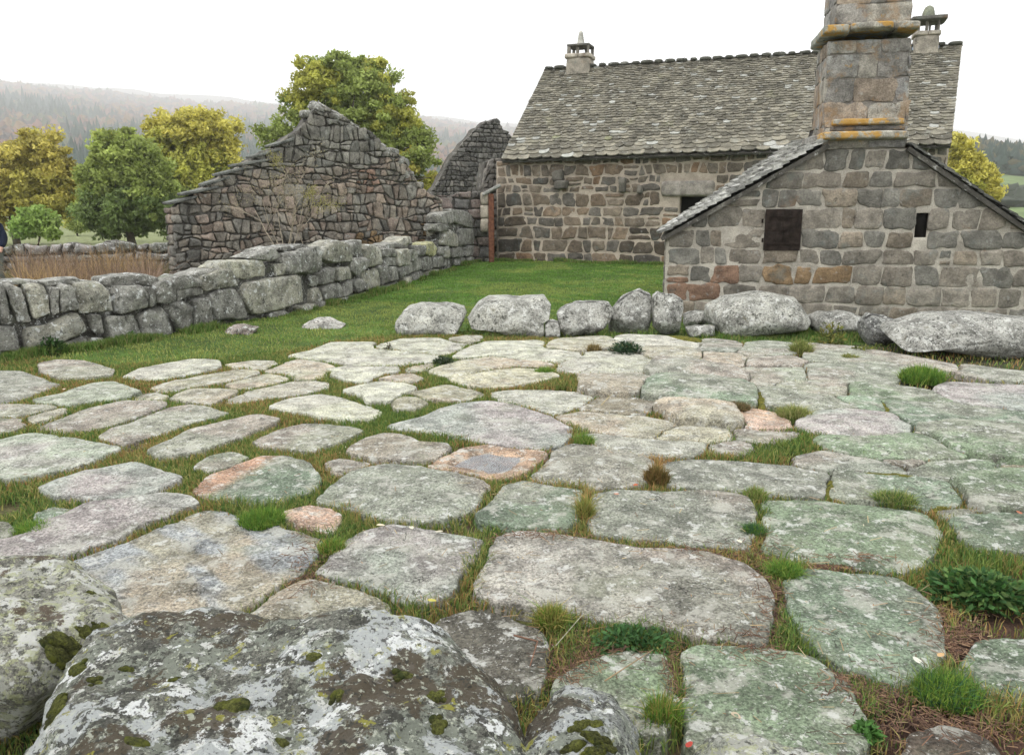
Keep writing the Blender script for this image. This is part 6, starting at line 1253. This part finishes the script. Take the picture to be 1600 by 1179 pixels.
litter('needle_litter', 'reddish brown needles and stalks lying in the right hand joints', [(1120, 860, 90, 14), (1200, 920, 30, 90), (1480, 1130, 150, 60), (1480, 990, 60, 50), (1300, 878, 110, 8), (1330, 1075, 70, 30), (850, 840, 80, 8), (950, 1010, 110, 40), (480, 890, 40, 60), (900, 1040, 60, 40), (1180, 1010, 60, 30), (1050, 1040, 12, 60)], 9000, 3, ((.15, .085, .055), (.22, .14, .085), (.10, .06, .042)), .024)
litter('straw_litter', 'thin pale straws scattered over slabs and joints', [(800, 850, 600, 200), (1300, 1000, 300, 150)], 160, 4, ((.35, .28, .16), (.28, .2, .12)), .035)
litter('leaf_litter', 'small torn brown and straw coloured leaf bits in the joints', [(800, 800, 700, 150), (1200, 950, 350, 200), (300, 700, 300, 120)], 900, 12, ((.30, .19, .10), (.42, .33, .18), (.22, .12, .07), (.5, .45, .33)), .010)
def twig_(label, pts, r0, c, seed):
    P = [on_ground(x, y, .02) + np.array([0, 0, h]) for x, y, h in pts]; V, Fs = tube(P, np.linspace(r0, r0 * .5, len(P)), 6); tag(mk('twig', V, Fs, M['twig'], cols=np.tile(c, (len(V), 1))), label, 'twig')
twig_('long thin straw across the pale green slab', [(945, 1063, 0), (985, 1043, .015), (1020, 1022, .02)], .003, (.30, .22, .13), 1)
twig_('reddish forked twig beside the dark mossy slab', [(803, 992, 0), (840, 1005, .01), (828, 1040, 0)], .004, (.22, .12, .08), 2)
twig_('straw lying on the grey brown slab', [(940, 632, 0), (957, 616, .01)], .006, (.40, .33, .20), 3)
twig_('bent straw over the small humped boulder', [(866, 1179, .36), (905, 1145, .40), (925, 1125, .38)], .0015, (.40, .38, .28), 4)

# ================================================================ the passer-by at the left edge
pb = at_y(-7, 430, 16.); PX0, PY0, PZ0 = pb[0], 16., float(gz(pb[0], 16.))
def skinned(name, pts, edges, rad, mat, parent=None, sub=2):
    me = bpy.data.meshes.new(name); base = np.array(parent['_b']) if parent is not None else np.array([PX0, PY0, PZ0])
    me.from_pydata([tuple(np.array(p) + np.array([PX0, PY0, PZ0]) - base) for p in pts], edges, []); me.materials.append(mat); o = bpy.data.objects.new(name, me); COL.objects.link(o)
    if parent is not None: o.parent = parent
    else: o.location = base; o['_b'] = tuple(float(v) for v in base)
    s = o.modifiers.new('skin', 'SKIN'); s.use_smooth_shade = True
    for i, r in enumerate(rad): me.skin_vertices[0].data[i].radius = (r, r) if np.isscalar(r) else r
    me.skin_vertices[0].data[0].use_root = True; m_ = o.modifiers.new('sub', 'SUBSURF'); m_.levels = sub; m_.render_levels = sub; return o
body = skinned('person', [(0, 0, .92), (0, 0, 1.15), (0, .02, 1.38), (0, .02, 1.50), (-.01, 0, 1.60), (-.01, -.01, 1.70), (.20, .02, 1.40), (.29, .0, 1.15), (.27, -.12, .95), (.26, -.16, .87), (-.20, .02, 1.40), (-.29, 0, 1.15), (-.27, -.10, .95), (-.26, -.14, .87), (.10, 0, .85), (.11, -.03, .48), (.11, .02, .09), (.11, -.12, .04), (-.10, 0, .85), (-.11, .04, .48), (-.11, .08, .09), (-.11, -.05, .04)],
    [(0, 1), (1, 2), (2, 3), (3, 4), (4, 5), (2, 6), (6, 7), (7, 8), (8, 9), (2, 10), (10, 11), (11, 12), (12, 13), (0, 14), (14, 15), (15, 16), (16, 17), (0, 18), (18, 19), (19, 20), (20, 21)],
    [(.14, .10), (.13, .10), (.13, .10), .055, (.075, .09), (.07, .085), .055, .045, .035, .04, .055, .045, .035, .04, .085, .06, .045, .04, .085, .06, .045, .04], M['skin'])
tag(body, 'person in a dark navy jacket and grey trousers half cut off by the left edge', 'person')
skinned('jacket', [(0, 0, .86), (0, 0, 1.15), (0, .02, 1.37), (0, .02, 1.47), (.20, .02, 1.40), (.29, 0, 1.15), (.275, -.12, .97), (-.20, .02, 1.40), (-.29, 0, 1.15), (-.275, -.10, .97)], [(0, 1), (1, 2), (2, 3), (2, 4), (4, 5), (5, 6), (2, 7), (7, 8), (8, 9)], [(.21, .16), (.20, .15), (.19, .14), (.09, .09), .085, .075, .06, .085, .075, .06], M['navy'], body)
skinned('trousers', [(0, 0, .92), (.10, 0, .85), (.11, -.03, .48), (.11, .02, .10), (-.10, 0, .85), (-.11, .04, .48), (-.11, .08, .10)], [(0, 1), (1, 2), (2, 3), (0, 4), (4, 5), (5, 6)], [(.15, .12), .11, .085, .07, .11, .085, .07], M['grey_cloth'], body)
skinned('hair', [(-.01, .03, 1.62), (-.01, .02, 1.74)], [(0, 1)], [(.08, .09), (.078, .09)], M['hair'], body)
for sx, sy in ((.11, -.03), (-.11, .03)): skinned('shoe', [(sx, sy + .07, .05), (sx, sy - .12, .04)], [(0, 1)], [(.05, .05), (.045, .04)], M['shoe'], body, 1)

# ================================================================ haze
bpy.context.view_layer.update()
allz = [];
for o in COL.objects:
    if o.type == 'MESH' and o.data.vertices:
        for c in o.bound_box: allz.append((o.matrix_world @ Vector(c)).z)
zlo, zhi = min(allz) - 1, max(allz) + 3; print('haze', zlo, zhi)
S_ = 5200; v = [(x, y, z) for z in (zlo, zhi) for x, y in ((-S_, -S_), (S_, -S_), (S_, S_), (-S_, S_))]
me = bpy.data.meshes.new('haze'); me.from_pydata(v, [], [(3, 2, 1, 0), (4, 5, 6, 7), (0, 1, 5, 4), (1, 2, 6, 5), (2, 3, 7, 6), (3, 0, 4, 7)]); me.update()
hz = bpy.data.objects.new('haze', me); COL.objects.link(hz); tag(hz, 'pale autumn mist thickening towards the mountain', 'haze', kind='stuff')
m = bpy.data.materials.new('mist_air'); m.use_nodes = True; nt = m.node_tree; nt.nodes.clear(); on = nt.nodes.new('ShaderNodeOutputMaterial'); pv = nt.nodes.new('ShaderNodeVolumePrincipled')
pv.inputs['Color'].default_value = (1, 1, 1, 1); pv.inputs['Density'].default_value = .0006; pv.inputs['Anisotropy'].default_value = .65; nt.links.new(pv.outputs[0], on.inputs['Volume']); me.materials.append(m)
for o in bpy.data.objects:
    if '_b' in o: del o['_b']
